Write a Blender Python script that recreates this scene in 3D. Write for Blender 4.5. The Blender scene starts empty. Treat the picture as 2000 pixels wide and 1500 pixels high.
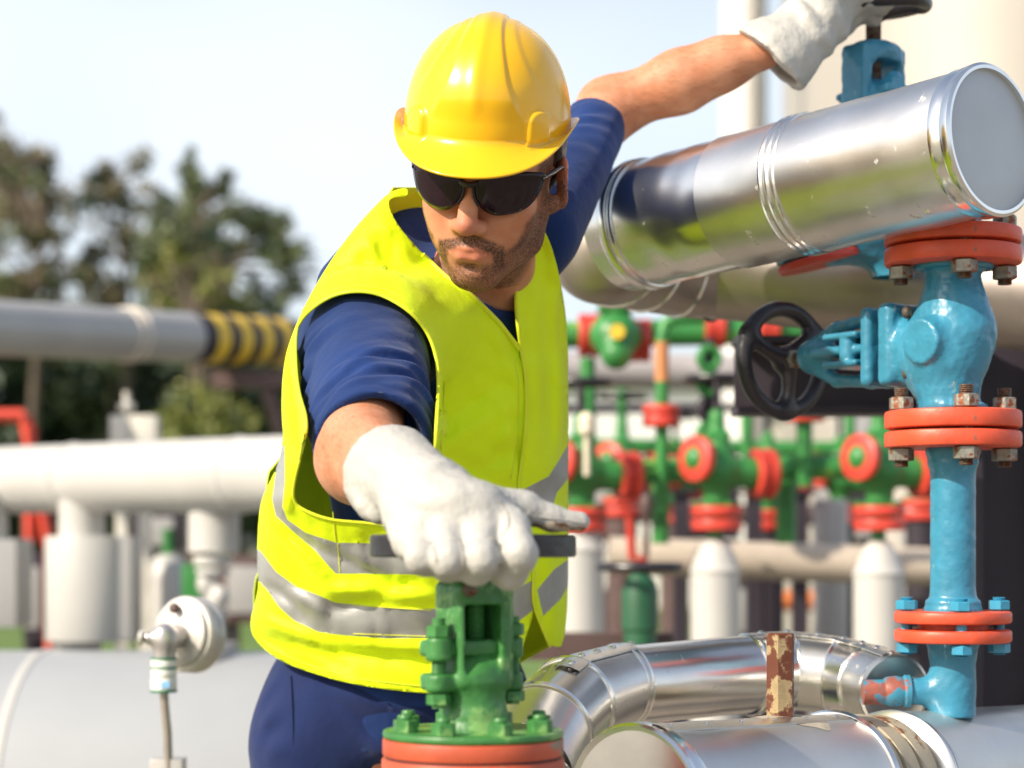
import bpy, math, random
import numpy as np
from mathutils import Vector, Matrix
from mathutils.geometry import delaunay_2d_cdt
random.seed(7); rng = np.random.default_rng(7)
SC = bpy.context.scene; COL = SC.collection
# ------------------------------------------------------------------ camera
F = 4000.0; HY = 1060.0; CZ = 1.08
cam = bpy.data.cameras.new('camera'); camo = bpy.data.objects.new('camera', cam); COL.objects.link(camo)
camo.location = (0, 0, CZ); camo.rotation_euler = (math.radians(90), 0, 0)
cam.sensor_width = 36; cam.lens = F / 2000 * 36; cam.shift_y = (HY - 750) / 2000
cam.clip_start = 0.05; cam.clip_end = 3000
cam.dof.use_dof = True; cam.dof.focus_distance = 2.46; cam.dof.aperture_fstop = 3.3; cam.dof.aperture_blades = 0
SC.camera = camo
# ------------------------------------------------------------------ sky and sun
SUN = Vector((-0.70, -0.50, 0.62)).normalized()
SEL = math.asin(SUN.z); SROT = math.atan2(SUN.x, SUN.y)
w = bpy.data.worlds.new('World'); SC.world = w; w.use_nodes = True
nt = w.node_tree; nt.nodes.clear(); N = nt.nodes.new; L = nt.links.new
out = N('ShaderNodeOutputWorld'); bg = N('ShaderNodeBackground'); bg.inputs['Strength'].default_value = 0.15
sky = N('ShaderNodeTexSky'); sky.sky_type = 'NISHITA'; sky.sun_disc = False
sky.sun_elevation = SEL; sky.sun_rotation = SROT; sky.air_density = 1.0; sky.dust_density = 2.5; sky.ozone_density = 1.0
tc = N('ShaderNodeTexCoord'); mp = N('ShaderNodeMapping'); mp.inputs['Scale'].default_value = (1.0, 1.0, 1.8)
mp.inputs['Location'].default_value = (0.15, 0.0, 0.1)
nz = N('ShaderNodeTexNoise'); nz.inputs['Scale'].default_value = 1.5; nz.inputs['Detail'].default_value = 3; nz.inputs['Roughness'].default_value = 0.55
rp = N('ShaderNodeValToRGB'); rp.color_ramp.elements[0].position = 0.46; rp.color_ramp.elements[1].position = 0.78
rp.color_ramp.elements[0].color = (0.36,)*3 + (1,); rp.color_ramp.elements[1].color = (1.0,)*3 + (1,)
mx = N('ShaderNodeMix'); mx.data_type = 'RGBA'; mx.inputs['B'].default_value = (5.8, 6.2, 6.65, 1)
L(tc.outputs['Generated'], mp.inputs['Vector']); L(mp.outputs[0], nz.inputs['Vector']); L(nz.outputs['Fac'], rp.inputs['Fac'])
sx = N('ShaderNodeSeparateXYZ'); L(tc.outputs['Generated'], sx.inputs[0])
mrz = N('ShaderNodeMapRange'); mrz.interpolation_type = 'SMOOTHSTEP'; mrz.inputs['From Min'].default_value = .30; mrz.inputs['From Max'].default_value = .75; mrz.inputs['To Min'].default_value = 1; mrz.inputs['To Max'].default_value = .30
L(sx.outputs['Z'], mrz.inputs['Value']); mfz = N('ShaderNodeMath'); mfz.operation = 'MULTIPLY'; L(rp.outputs['Color'], mfz.inputs[0]); L(mrz.outputs[0], mfz.inputs[1])
L(mfz.outputs[0], mx.inputs['Factor']); L(sky.outputs[0], mx.inputs['A']); L(mx.outputs['Result'], bg.inputs['Color']); L(bg.outputs[0], out.inputs[0])
sl = bpy.data.lights.new('sun', 'SUN'); sl.energy = 5.0; sl.angle = math.radians(0.6); sl.color = (1.0, 0.90, 0.74)
so = bpy.data.objects.new('sun', sl); COL.objects.link(so); so.rotation_euler = (-SUN).to_track_quat('-Z', 'Y').to_euler()
so.location = (-5, -4, 8)
vs = SC.view_settings; vs.view_transform = 'Standard'; vs.look = 'None'; vs.gamma = 1; vs.exposure = 0.3; vs.use_curve_mapping = False
SC.render.engine = 'CYCLES'
try: SC.cycles.max_bounces = 8
except Exception: pass

# ------------------------------------------------------------------ helpers
def P(px, py, d): return np.array([(px - 1000) / F * d, d, CZ - (py - HY) / F * d])
def V(*a): return np.array(a, float)
def nrm(v): v = np.asarray(v, float); return v / (np.linalg.norm(v) + 1e-12)
def interp(x, xs, ys): return np.interp(x, xs, ys)
def frame(ax, up=(0, 0, 1)):
    z = nrm(ax); u = np.asarray(up, float)
    if abs(np.dot(z, nrm(u))) > 0.98: u = V(0, 1, 0) if abs(z[1]) < .9 else V(1, 0, 0)
    x = nrm(np.cross(u, z)); y = np.cross(z, x); return x, y, z
def wob(p, sc, seed=0, n=6):
    """cheap smooth noise -1..1 from sums of sines"""
    r = np.random.default_rng(seed); p = np.asarray(p) * sc; o = 0
    for i in range(n):
        k = r.normal(size=3) * (1 + .5 * i); ph = r.uniform(0, 6.28); o = o + np.sin(p @ k + ph + 1.3 * np.sin(p @ r.normal(size=3) + ph)) / (1 + .4 * i)
    return o / 2.2
class MB:
    def __init__(s): s.v = []; s.f = []; s.m = []; s.n = 0
    def add(s, v, f, mi=0):
        v = np.asarray(v, float); s.v.append(v); s.f += [tuple(int(i) + s.n for i in q) for q in f]; s.m += [mi] * len(f); s.n += len(v); return s
    def verts(s): return np.concatenate(s.v) if s.v else np.zeros((0, 3))
    def tube(s, path, rad, seg=24, caps=True, mi=0, ell=1.0, up=(0, 0, 1), disp=None):
        path = np.asarray(path, float); n = len(path); rad = np.broadcast_to(rad, (n,)) if np.ndim(rad) < 1 or len(np.shape(rad)) == 1 else rad
        t = np.gradient(path, axis=0); vs_ = []; x0, y0, _ = frame(t[0], up); 
        th = np.linspace(0, 2 * math.pi, seg, endpoint=False)
        for i in range(n):
            z = nrm(t[i]); x0 = nrm(x0 - z * np.dot(x0, z)); y = np.cross(z, x0)
            ring = path[i] + rad[i] * (np.cos(th)[:, None] * x0 * ell + np.sin(th)[:, None] * y)
            vs_.append(ring)
        v = np.concatenate(vs_); f = []
        for i in range(n - 1):
            for j in range(seg):
                k = (j + 1) % seg; f.append((i * seg + j, i * seg + k, (i + 1) * seg + k, (i + 1) * seg + j))
        if caps: f.append(tuple(range(seg))[::-1]); f.append(tuple(range((n - 1) * seg, n * seg)))
        if disp is not None: v = disp(v)
        return s.add(v, f, mi)
    def lathe(s, o, ax, prof, seg=48, mi=0, up=(0, 0, 1)):
        """prof: list of (r, h) along ax from o"""
        x, y, z = frame(ax, up); o = np.asarray(o, float); th = np.linspace(0, 2 * math.pi, seg, endpoint=False)
        v = []; f = []
        for r, h in prof: v.append(o + z * h + r * (np.cos(th)[:, None] * x + np.sin(th)[:, None] * y))
        n = len(prof)
        for i in range(n - 1):
            for j in range(seg):
                k = (j + 1) % seg; f.append((i * seg + j, i * seg + k, (i + 1) * seg + k, (i + 1) * seg + j))
        if prof[0][0] > 1e-6: f.append(tuple(range(seg))[::-1])
        if prof[-1][0] > 1e-6: f.append(tuple(range((n - 1) * seg, n * seg)))
        return s.add(np.concatenate(v), f, mi)
    def cyl(s, a, b, r, seg=32, bev=0.0, mi=0):
        a = np.asarray(a, float); b = np.asarray(b, float); h = np.linalg.norm(b - a)
        pr = [(r, 0), (r, h)] if bev <= 0 else [(r - bev, 0), (r - .3 * bev, .3 * bev), (r, bev), (r, h - bev), (r - .3 * bev, h - .3 * bev), (r - bev, h)]
        return s.lathe(a, b - a, pr, seg, mi)
    def hexn(s, o, ax, r, h, mi=0, rot=0.0):
        x, y, z = frame(ax); th = np.arange(6) * math.pi / 3 + rot; c = .12 * r; v = []
        for rr, hh in ((r - c, 0), (r, c * .6), (r, h - c * .6), (r - c, h)):
            v.append(np.asarray(o) + z * hh + rr * (np.cos(th)[:, None] * x + np.sin(th)[:, None] * y))
        f = [(i * 6 + j, i * 6 + (j + 1) % 6, (i + 1) * 6 + (j + 1) % 6, (i + 1) * 6 + j) for i in range(3) for j in range(6)]
        f += [tuple(range(6))[::-1], tuple(range(18, 24))]
        return s.add(np.concatenate(v), f, mi)
    def box(s, c, h, R=None, bev=0.0, mi=0):
        c = np.asarray(c, float); h = np.asarray(h, float); R = np.eye(3) if R is None else R
        b = min(bev, h.min() * .9)
        if b <= 0:
            v = np.array([[i, j, k] for i in (-1, 1) for j in (-1, 1) for k in (-1, 1)]) * h
            f = [(0, 1, 3, 2), (4, 6, 7, 5), (0, 4, 5, 1), (2, 3, 7, 6), (0, 2, 6, 4), (1, 5, 7, 3)]
            return s.add(c + v @ R.T, f, mi)
        import bmesh
        bm = bmesh.new(); bmesh.ops.create_cube(bm, size=2)
        for q in bm.verts: q.co = Vector((q.co.x * h[0], q.co.y * h[1], q.co.z * h[2]))
        bmesh.ops.bevel(bm, geom=bm.edges[:], offset=b, segments=2, affect='EDGES', profile=.6)
        bm.verts.ensure_lookup_table(); v = np.array([q.co[:] for q in bm.verts]); f = [[q.index for q in fa.verts] for fa in bm.faces]; bm.free()
        return s.add(c + v @ R.T, f, mi)
    def torus(s, c, ax, R, r, seg=64, ss=12, mi=0, sq=None):
        x, y, z = frame(ax); th = np.linspace(0, 2 * math.pi, seg, endpoint=False)
        if sq is None: ph = np.linspace(0, 2 * math.pi, ss, endpoint=False); pr = np.stack([np.cos(ph) * r, np.sin(ph) * r], 1)
        else: pr = np.array(sq, float); ss = len(pr)
        v = np.concatenate([np.asarray(c) + (R + a) * (np.cos(th)[:, None] * x + np.sin(th)[:, None] * y) + b * z for a, b in pr])
        f = [(i * seg + j, i * seg + (j + 1) % seg, ((i + 1) % ss) * seg + (j + 1) % seg, ((i + 1) % ss) * seg + j) for i in range(ss) for j in range(seg)]
        return s.add(v, f, mi)
    def grid(s, G, mi=0, wrap=False):
        n, m, _ = G.shape; f = []
        for i in range(n - 1):
            for j in range(m if wrap else m - 1):
                k = (j + 1) % m; f.append((i * m + j, i * m + k, (i + 1) * m + k, (i + 1) * m + j))
        return s.add(G.reshape(-1, 3), f, mi)

def thing(name, label, cat, loc, group=None):
    o = bpy.data.objects.new(name, None); COL.objects.link(o); o.location = Vector([float(a) for a in loc]); o.empty_display_size = .05
    o['label'] = label; o['category'] = cat
    if group: o['group'] = group
    return o
def wl(o):
    l = np.array(o.location[:]); 
    while o.parent: o = o.parent; l = l + np.array(o.location[:])
    return l
def mkmesh(name, v, f, mats, mi=None, ang=35, smooth=True):
    me = bpy.data.meshes.new(name); me.from_pydata([tuple(p) for p in v] if not isinstance(v, list) else v, [], f)
    for m_ in (mats if isinstance(mats, (list, tuple)) else [mats]): me.materials.append(m_)
    if mi is not None and any(mi): me.polygons.foreach_set('material_index', np.array(mi, np.int32))
    import bmesh
    bm = bmesh.new(); bm.from_mesh(me); bmesh.ops.recalc_face_normals(bm, faces=bm.faces[:]); bm.to_mesh(me); bm.free()
    if smooth:
        me.polygons.foreach_set('use_smooth', [True] * len(me.polygons))
        if ang < 180: me.set_sharp_from_angle(angle=math.radians(ang))
    me.update(); return me
def part(name, mb, mats, parent, ang=35, label=None, at=None, smooth=True):
    """links a mesh (given in world coordinates) under its parent; origin at its own base"""
    v = mb.verts() if isinstance(mb, MB) else mb[0]; f = mb.f if isinstance(mb, MB) else mb[1]; mi = mb.m if isinstance(mb, MB) else None
    lo = np.array(at, float) if at is not None else (V(*((v.min(0) + v.max(0)) / 2)[:2], v[:, 2].min()))
    me = mkmesh(name, v - lo, f, mats, mi, ang, smooth)
    o = bpy.data.objects.new(name, me); COL.objects.link(o)
    if parent is not None: o.parent = parent; o.location = Vector(lo - wl(parent))
    else: o.location = Vector(lo)
    if label: o['label'] = label
    return o
def solo(name, mb, mats, label, cat, group=None, ang=35, smooth=True):
    o = part(name, mb, mats, None, ang, smooth=smooth); o['label'] = label; o['category'] = cat
    if group: o['group'] = group
    return o
def struct(name, mb, mats, kind='structure', ang=35):
    o = part(name, mb, mats, None, ang); o['kind'] = kind; return o
def dup(root, loc, label, rotz=0, scale=1.0):
    r = root.copy(); COL.objects.link(r); r.location = Vector([float(a) for a in loc]); r.rotation_euler = (0, 0, rotz); r.scale = (scale,) * 3; r['label'] = label
    def rec(o, p):
        for ch in list(o.children):
            c = ch.copy(); COL.objects.link(c); c.parent = p; rec(ch, c)
    rec(root, r); return r

# ---- signed distance modelling, meshed with surface nets
def cap(a, b, ra, rb=None):
    a = np.asarray(a, float); b = np.asarray(b, float); rb = ra if rb is None else rb; ba = b - a; l2 = ba @ ba + 1e-12
    def f(p):
        t = np.clip(((p - a) @ ba) / l2, 0, 1); return np.linalg.norm(p - a - t[:, None] * ba, axis=1) - (ra + (rb - ra) * t)
    return f
def ell(c, r, R=None):
    c = np.asarray(c, float); r = np.asarray(r, float)
    def f(p):
        q = p - c
        if R is not None: q = q @ R
        k0 = np.linalg.norm(q / r, axis=1); k1 = np.linalg.norm(q / (r * r), axis=1) + 1e-9; return k0 * (k0 - 1) / k1
    return f
def bx(c, h, R=None, rd=0.002):
    c = np.asarray(c, float); h = np.asarray(h, float)
    def f(p):
        q = p - c
        if R is not None: q = q @ R
        q = np.abs(q) - (h - rd); return np.linalg.norm(np.maximum(q, 0), axis=1) + np.minimum(q.max(1), 0) - rd
    return f
def cy(a, b, r, rd=0.001):
    a = np.asarray(a, float); b = np.asarray(b, float); m = (a + b) / 2; ax = nrm(b - a); hh = np.linalg.norm(b - a) / 2
    def f(p):
        q = p - m; h = q @ ax; rr = np.linalg.norm(q - h[:, None] * ax, axis=1); dx = rr - (r - rd); dy = np.abs(h) - (hh - rd)
        return np.sqrt(np.maximum(dx, 0) ** 2 + np.maximum(dy, 0) ** 2) + np.minimum(np.maximum(dx, dy), 0) - rd
    return f
def tor(c, ax, R, r):
    c = np.asarray(c, float); ax = nrm(ax)
    def f(p):
        q = p - c; h = q @ ax; rr = np.linalg.norm(q - h[:, None] * ax, axis=1) - R; return np.sqrt(rr * rr + h * h) - r
    return f
def chain(pts, rs): return [cap(pts[i], pts[i + 1], rs[i], rs[i + 1]) for i in range(len(pts) - 1)]
def sm(a, b, k):
    h = np.clip(.5 + .5 * (b - a) / k, 0, 1); return b * (1 - h) + a * h - k * h * (1 - h)
def U(fs, k=0.0):
    def f(p):
        d = fs[0](p)
        for g in fs[1:]: d = np.minimum(d, g(p)) if k <= 0 else sm(d, g(p), k)
        return d
    return f
def SUB(a, b, k=0.0):
    def f(p):
        x = a(p); y = -b(p); return np.maximum(x, y) if k <= 0 else -sm(-x, -y, k)
    return f
def nets(f, lo, hi, h):
    lo = np.asarray(lo, float); hi = np.asarray(hi, float); B = 8
    nb = np.ceil((hi - lo) / (h * B)).astype(int); n = nb * B + 1
    G = np.full(n, 9.0, np.float32)
    bi = np.stack(np.meshgrid(*[np.arange(k) for k in nb], indexing='ij'), -1).reshape(-1, 3)
    fc = f(lo + (bi * B + B / 2) * h); keep = np.abs(fc) < h * B * 1.25
    G_in = bi[fc < 0]
    for a in G_in: G[a[0] * B:a[0] * B + B + 1, a[1] * B:a[1] * B + B + 1, a[2] * B:a[2] * B + B + 1] = -9
    off = np.stack(np.meshgrid(*[np.arange(B + 1)] * 3, indexing='ij'), -1).reshape(-1, 3)
    bk = bi[keep]
    for i in range(0, len(bk), 400):
        b = bk[i:i + 400]; ix = (b[:, None, :] * B + off[None]).reshape(-1, 3); G[ix[:, 0], ix[:, 1], ix[:, 2]] = f(lo + ix * h)
    S = G < 0
    acc = np.zeros(tuple(n - 1) + (3,), np.float32); cnt = np.zeros(tuple(n - 1), np.float32)
    for axis in range(3):
        sl0 = [slice(None)] * 3; sl1 = [slice(None)] * 3; sl0[axis] = slice(0, -1); sl1[axis] = slice(1, None)
        a = G[tuple(sl0)]; b = G[tuple(sl1)]; cr = np.argwhere((a < 0) != (b < 0))
        va = a[tuple(cr.T)]; vb = b[tuple(cr.T)]; t = va / (va - vb); pos = cr.astype(np.float32); pos[:, axis] += t
        o = [k for k in range(3) if k != axis]
        for d1 in (0, -1):
            for d2 in (0, -1):
                c = cr.copy(); c[:, o[0]] += d1; c[:, o[1]] += d2
                ok = np.all(c >= 0, 1) & np.all(c < n - 1, 1); cc = c[ok]
                np.add.at(acc, tuple(cc.T), pos[ok]); np.add.at(cnt, tuple(cc.T), 1)
    act = cnt > 0; idx = -np.ones(tuple(n - 1), np.int64); idx[act] = np.arange(act.sum())
    v = lo + acc[act] / cnt[act][:, None] * h; faces = []
    for axis in range(3):
        sl0 = [slice(None)] * 3; sl1 = [slice(None)] * 3; sl0[axis] = slice(0, -1); sl1[axis] = slice(1, None)
        a = S[tuple(sl0)]; b = S[tuple(sl1)]; cr = np.argwhere(a != b); o = [(axis + 1) % 3, (axis + 2) % 3]
        cr = cr[(cr[:, o[0]] > 0) & (cr[:, o[1]] > 0) & (cr[:, o[0]] < n[o[0]] - 1) & (cr[:, o[1]] < n[o[1]] - 1)]
        fl = a[tuple(cr.T)]; q = []
        for d1, d2 in ((0, 0), (-1, 0), (-1, -1), (0, -1)):
            c = cr.copy(); c[:, o[0]] += d1; c[:, o[1]] += d2; q.append(idx[tuple(c.T)])
        q = np.stack(q, 1); q[~fl] = q[~fl][:, ::-1]; faces.append(q[(q >= 0).all(1)])
    return v, np.concatenate(faces)
def npmesh(name, v, f, mats, ang=180):
    me = bpy.data.meshes.new(name); me.vertices.add(len(v)); me.vertices.foreach_set('co', np.asarray(v, np.float32).ravel())
    me.loops.add(len(f) * 4); me.loops.foreach_set('vertex_index', np.asarray(f, np.int32).ravel())
    me.polygons.add(len(f)); me.polygons.foreach_set('loop_start', np.arange(len(f), dtype=np.int32) * 4)
    me.update(calc_edges=True); me.validate(); me.polygons.foreach_set('use_smooth', [True] * len(me.polygons))
    for m_ in (mats if isinstance(mats, (list, tuple)) else [mats]): me.materials.append(m_)
    if ang < 180: me.set_sharp_from_angle(angle=math.radians(ang))
    return me
def sdfpart(name, f, lo, hi, h, mat, parent, ang=180, post=None, relax=1):
    v, q = nets(f, lo, hi, h)
    # light relaxation
    for _ in range(relax):
        s = np.zeros_like(v); c = np.zeros(len(v))
        for a, b in ((0, 1), (1, 2), (2, 3), (3, 0)):
            np.add.at(s, q[:, a], v[q[:, b]]); np.add.at(c, q[:, a], 1); np.add.at(s, q[:, b], v[q[:, a]]); np.add.at(c, q[:, b], 1)
        v = v * .5 + .5 * s / np.maximum(c, 1)[:, None]
    if post is not None: v = post(v)
    at = V(*((v.min(0) + v.max(0)) / 2)[:2], v[:, 2].min())
    me = npmesh(name, v - at, q, mat, ang); o = bpy.data.objects.new(name, me); COL.objects.link(o)
    if parent is not None: o.parent = parent; o.location = Vector(at - wl(parent))
    else: o.location = Vector(at)
    return o, v, q

# ------------------------------------------------------------------ materials
def pm(name, col, rough=.5, metal=0., var=.12, vs=14., bump=0., bs=60., spot=None, st=.62, ss=18., sr=None, coat=0., sss=0., spec=None, rvar=0., stretch=None, tint=None, ior=None, spot2=None, st2=.68, ss2=45.):
    m = bpy.data.materials.new(name); m.use_nodes = True; t = m.node_tree; n = t.nodes.new; l = t.links.new
    b = t.nodes['Principled BSDF']; tc = n('ShaderNodeTexCoord'); src = tc.outputs['Object']
    if stretch:
        mpn = n('ShaderNodeMapping'); mpn.inputs['Scale'].default_value = stretch; l(src, mpn.inputs['Vector']); src = mpn.outputs[0]
    nn = n('ShaderNodeTexNoise'); nn.inputs['Scale'].default_value = vs; nn.inputs['Detail'].default_value = 5; l(src, nn.inputs['Vector'])
    cr = n('ShaderNodeValToRGB'); c = np.array(col[:3]); c1 = c * (1 - var); c2 = np.minimum(c * (1 + var), 1) if tint is None else np.array(tint)
    cr.color_ramp.elements[0].position = .3; cr.color_ramp.elements[1].position = .7
    cr.color_ramp.elements[0].color = (*c1, 1); cr.color_ramp.elements[1].color = (*c2, 1); l(nn.outputs['Fac'], cr.inputs['Fac']); cur = cr.outputs['Color']
    rsock = None
    for k, (sp, s_t, s_s) in enumerate(((spot, st, ss), (spot2, st2, ss2))):
        if sp is None: continue
        n2 = n('ShaderNodeTexNoise'); n2.inputs['Scale'].default_value = s_s; n2.inputs['Detail'].default_value = 8; n2.inputs['Roughness'].default_value = .65
        l(tc.outputs['Object'], n2.inputs['Vector'])
        r2 = n('ShaderNodeValToRGB'); r2.color_ramp.elements[0].position = s_t; r2.color_ramp.elements[1].position = s_t + .05; l(n2.outputs['Fac'], r2.inputs['Fac'])
        mxx = n('ShaderNodeMix'); mxx.data_type = 'RGBA'; mxx.inputs['B'].default_value = (*sp, 1); l(r2.outputs['Color'], mxx.inputs['Factor']); l(cur, mxx.inputs['A']); cur = mxx.outputs['Result']
        if sr is not None and rsock is None:
            mr = n('ShaderNodeMapRange'); mr.inputs['To Min'].default_value = rough; mr.inputs['To Max'].default_value = sr; l(r2.outputs['Color'], mr.inputs['Value']); rsock = mr.outputs[0]
            if metal > 0:
                mr2 = n('ShaderNodeMapRange'); mr2.inputs['To Min'].default_value = metal; mr2.inputs['To Max'].default_value = 0; l(r2.outputs['Color'], mr2.inputs['Value']); l(mr2.outputs[0], b.inputs['Metallic'])
    l(cur, b.inputs['Base Color']); b.inputs['Roughness'].default_value = rough
    if not b.inputs['Metallic'].is_linked: b.inputs['Metallic'].default_value = metal
    if rvar > 0 and rsock is None:
        n4 = n('ShaderNodeTexNoise'); n4.inputs['Scale'].default_value = vs * .8; n4.inputs['Detail'].default_value = 7; l(src, n4.inputs['Vector'])
        mr = n('ShaderNodeMapRange'); mr.inputs['From Min'].default_value = .3; mr.inputs['From Max'].default_value = .7
        mr.inputs['To Min'].default_value = max(rough - rvar, .02); mr.inputs['To Max'].default_value = rough + rvar; l(n4.outputs['Fac'], mr.inputs['Value']); rsock = mr.outputs[0]
    if rsock: l(rsock, b.inputs['Roughness'])
    if coat: b.inputs['Coat Weight'].default_value = coat; b.inputs['Coat Roughness'].default_value = .06
    if sss: b.inputs['Subsurface Weight'].default_value = sss; b.inputs['Subsurface Radius'].default_value = (1., .35, .2); b.inputs['Subsurface Scale'].default_value = .006
    if spec is not None: b.inputs['Specular IOR Level'].default_value = spec
    if bump:
        n3 = n('ShaderNodeTexNoise'); n3.inputs['Scale'].default_value = bs; n3.inputs['Detail'].default_value = 4; l(src, n3.inputs['Vector'])
        bp = n('ShaderNodeBump'); bp.inputs['Strength'].default_value = bump; bp.inputs['Distance'].default_value = .004; l(n3.outputs['Fac'], bp.inputs['Height']); l(bp.outputs[0], b.inputs['Normal'])
    return m
RUST = (.13, .045, .02)
M_clad = pm('aluminium_cladding', (.80, .785, .755), .24, 1., .10, 9, .10, 9, spot=(.52, .49, .45), st=.66, ss=46, sr=.5)
M_clad2 = pm('dull_aluminium_cladding', (.74, .72, .69), .33, 1., .12, 10, .14, 11, spot=(.46, .43, .39), st=.64, ss=38, sr=.55)
M_band = pm('cladding_band', (.86, .85, .82), .2, 1., .06, 20, .05, 20)
M_capend = pm('end_cap_metal', (.50, .53, .56), .5, .25, .05, 12, .05, 20, spot=(.35, .34, .32), st=.72, ss=30)
M_blue = pm('blue_gloss_paint', (.038, .23, .36), .36, 0, .16, 30, .35, 70, spot=(.26, .42, .44), st=.63, ss=26, coat=.22, spot2=(.07, .05, .045), st2=.70, ss2=60)
M_blue2 = pm('worn_blue_paint', (.04, .28, .44), .38, 0, .16, 30, .3, 70, spot=(.35, .10, .05), st=.66, ss=30, coat=.15)
M_orange = pm('orange_flange_paint', (.66, .085, .035), .45, 0, .16, 25, .28, 50, spot=(.26, .12, .09), st=.63, ss=40, spot2=(.05, .03, .03), st2=.73, ss2=90)
M_nut = pm('rusty_nut', (.26, .25, .21), .45, .35, .3, 90, .4, 120, spot=(.24, .07, .025), st=.53, ss=60, spot2=(.04, .2, .3), st2=.66, ss2=80)
M_thread = pm('stud_thread', (.17, .13, .10), .45, .5, .3, 90, .4, 160, spot=RUST, st=.5, ss=70)
M_black = pm('black_handwheel', (.022, .019, .024), .34, 0, .25, 30, .35, 60, spot=(.09, .075, .08), st=.66, ss=30)
M_green = pm('green_paint', (.045, .19, .045), .42, 0, .22, 30, .35, 80, spot=(.17, .34, .10), st=.54, ss=16, spot2=(.14, .05, .03), st2=.70, ss2=45)
M_gred = pm('faded_red_flange', (.50, .085, .035), .5, 0, .18, 14, .2, 50, spot=(.25, .20, .13), st=.6, ss=14)
M_scr = pm('bare_scraped_metal', (.42, .42, .40), .55, .1, .3, 120, .4, 120, spot=(.06, .12, .06), st=.58, ss=110)
M_rusty = pm('rusty_cream_paint', (.42, .31, .16), .5, 0, .3, 30, .4, 60, spot=(.12, .032, .013), st=.445, ss=30, spot2=(.62, .52, .33), st2=.62, ss2=18)
M_rustpl = pm('rusty_flange_plate', (.40, .345, .25), .55, .1, .2, 20, .25, 40, spot=(.20, .08, .03), st=.53, ss=26, spot2=(.09, .03, .02), st2=.66, ss2=50)
M_dark = pm('dark_steel', (.030, .022, .032), .55, 0, .2, 10, .2, 40)
M_white = pm('white_pipe_paint', (.50, .485, .455), .4, 0, .06, 4, .05, 20, spot=(.5, .47, .42), st=.68, ss=8)
M_grayp = pm('grey_pipe_paint', (.40, .39, .38), .38, .1, .06, 4, .05, 20)
M_tank = pm('cream_tank_paint', (.42, .385, .34), .42, .2, .06, 1.2, .05, 6)
M_bgreen = pm('green_manifold_paint', (.035, .21, .045), .4, 0, .25, 12, .2, 60, spot=(.16, .35, .06), st=.6, ss=9)
M_bred = pm('red_manifold_flange', (.60, .055, .035), .4, 0, .15, 12, .2, 60)
M_redst = pm('red_steel', (.62, .07, .04), .45, 0, .1, 12)
M_yel = pm('yellow_band_paint', (.80, .52, .04), .45, 0, .1, 12)
M_blk = pm('black_band_paint', (.02, .015, .025), .5, 0, .1, 12)
M_brown = pm('brown_steel', (.10, .06, .055), .6, 0, .25, 12)
def bead(mb, c, ax, R, w=.0045, h=.003):
    mb.torus(c, ax, R, 0, seg=72, sq=[(-.004, -w), (h * .5, -w * .8), (h, 0), (h * .5, w * .8), (-.004, w)])
def cladseg(path, r, n=40, dent=.0011, seed=3, seg=72):
    path = np.asarray(path, float)
    t = np.linspace(0, len(path) - 1, n); pp = np.stack([np.interp(t, np.arange(len(path)), path[:, k]) for k in range(3)], 1)
    def disp(v):
        c = pp.mean(0); return v + wob(v, 16, seed)[:, None] * dent * nrm_rows(v - closest(v, pp))
    m = MB(); m.tube(pp, np.full(n, r), seg=seg, disp=disp, caps=False); return m
def nrm_rows(a): return a / (np.linalg.norm(a, axis=1, keepdims=True) + 1e-9)
def closest(v, pp):
    d = ((v[:, None, :] - pp[None]) ** 2).sum(2); return pp[d.argmin(1)]
def rivet(mb, c, n_, r=.0042):
    mb.lathe(np.asarray(c) - nrm(n_) * .001, n_, [(r, 0), (r, .0015), (r * .7, .0032), (r * .3, .0042), (1e-7, .0044)], seg=12)
def radial(ax, ang, toward=(0, -1, 0)):
    """unit vector perpendicular to ax: ang 0 = up, 90 = toward the viewer's side"""
    ax = nrm(ax); u = V(0, 0, 1); u = nrm(u - ax * (u @ ax)); s = np.cross(ax, u)
    if s @ np.asarray(toward, float) < 0: s = -s
    a = math.radians(ang); return u * math.cos(a) + s * math.sin(a)

# ================================================================== SETTING: ground, tank, buildings, trees, distant plant
M_ground = pm('gravel_ground', (.22, .185, .15), .9, 0, .3, 3, .8, 40, spot=(.12, .17, .05), st=.52, ss=.35)
m = MB(); m.add([(-600, -60, 0), (600, -60, 0), (600, 1500, 0), (-600, 1500, 0)], [(0, 1, 2, 3)]); struct('ground', m, M_ground)
m = MB(); m.add([(-60, 16, .004), (60, 16, .004), (60, 60, .004), (-60, 60, .004)], [(0, 1, 2, 3)]); struct('grass_field', m, pm('grass_field', (.10, .17, .03), .9, 0, .35, 2, .8, 30, spot=(.25, .2, .1), st=.6, ss=.8))
# tank
m = MB(); c = V(4.15, 16, 0); m.cyl(c, c + V(0, 0, 9), 2.02, 128)
t = thing('storage_tank', 'tall cream storage tank rising behind the silver pipes at upper right', 'tank', c); part('shell', m, M_tank, t)
for h in (1.9, 3.6, 5.3, 7): 
    m = MB(); bead(m, c + V(0, 0, h), (0, 0, 1), 2.022, .012, .006); part('weld_band', m, M_tank, t)
m = MB(); cp = P(1470, 1000, 15.2) * V(1, 1, 0)
m.cyl(cp, cp + V(0, 0, 8.5), .028, 16)
for h in (1, 2.5, 4, 4.9, 6): m.box(cp + V(.12, .1, h), V(.13, .012, .02))
solo('drain_pipe', m, pm('dull_pipe', (.38, .34, .30), .6), 'thin upright pipe beside the left edge of the cream tank', 'pipe')
m = MB(); cp = P(1428, 1000, 18) * V(1, 1, 0); m.cyl(cp + V(.12, 0, 0), cp + V(.12, 0, 9), .20, 64); m.cyl(cp + V(.12, 0, 4.2), cp + V(.12, 0, 4.26), .215, 64)
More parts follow.
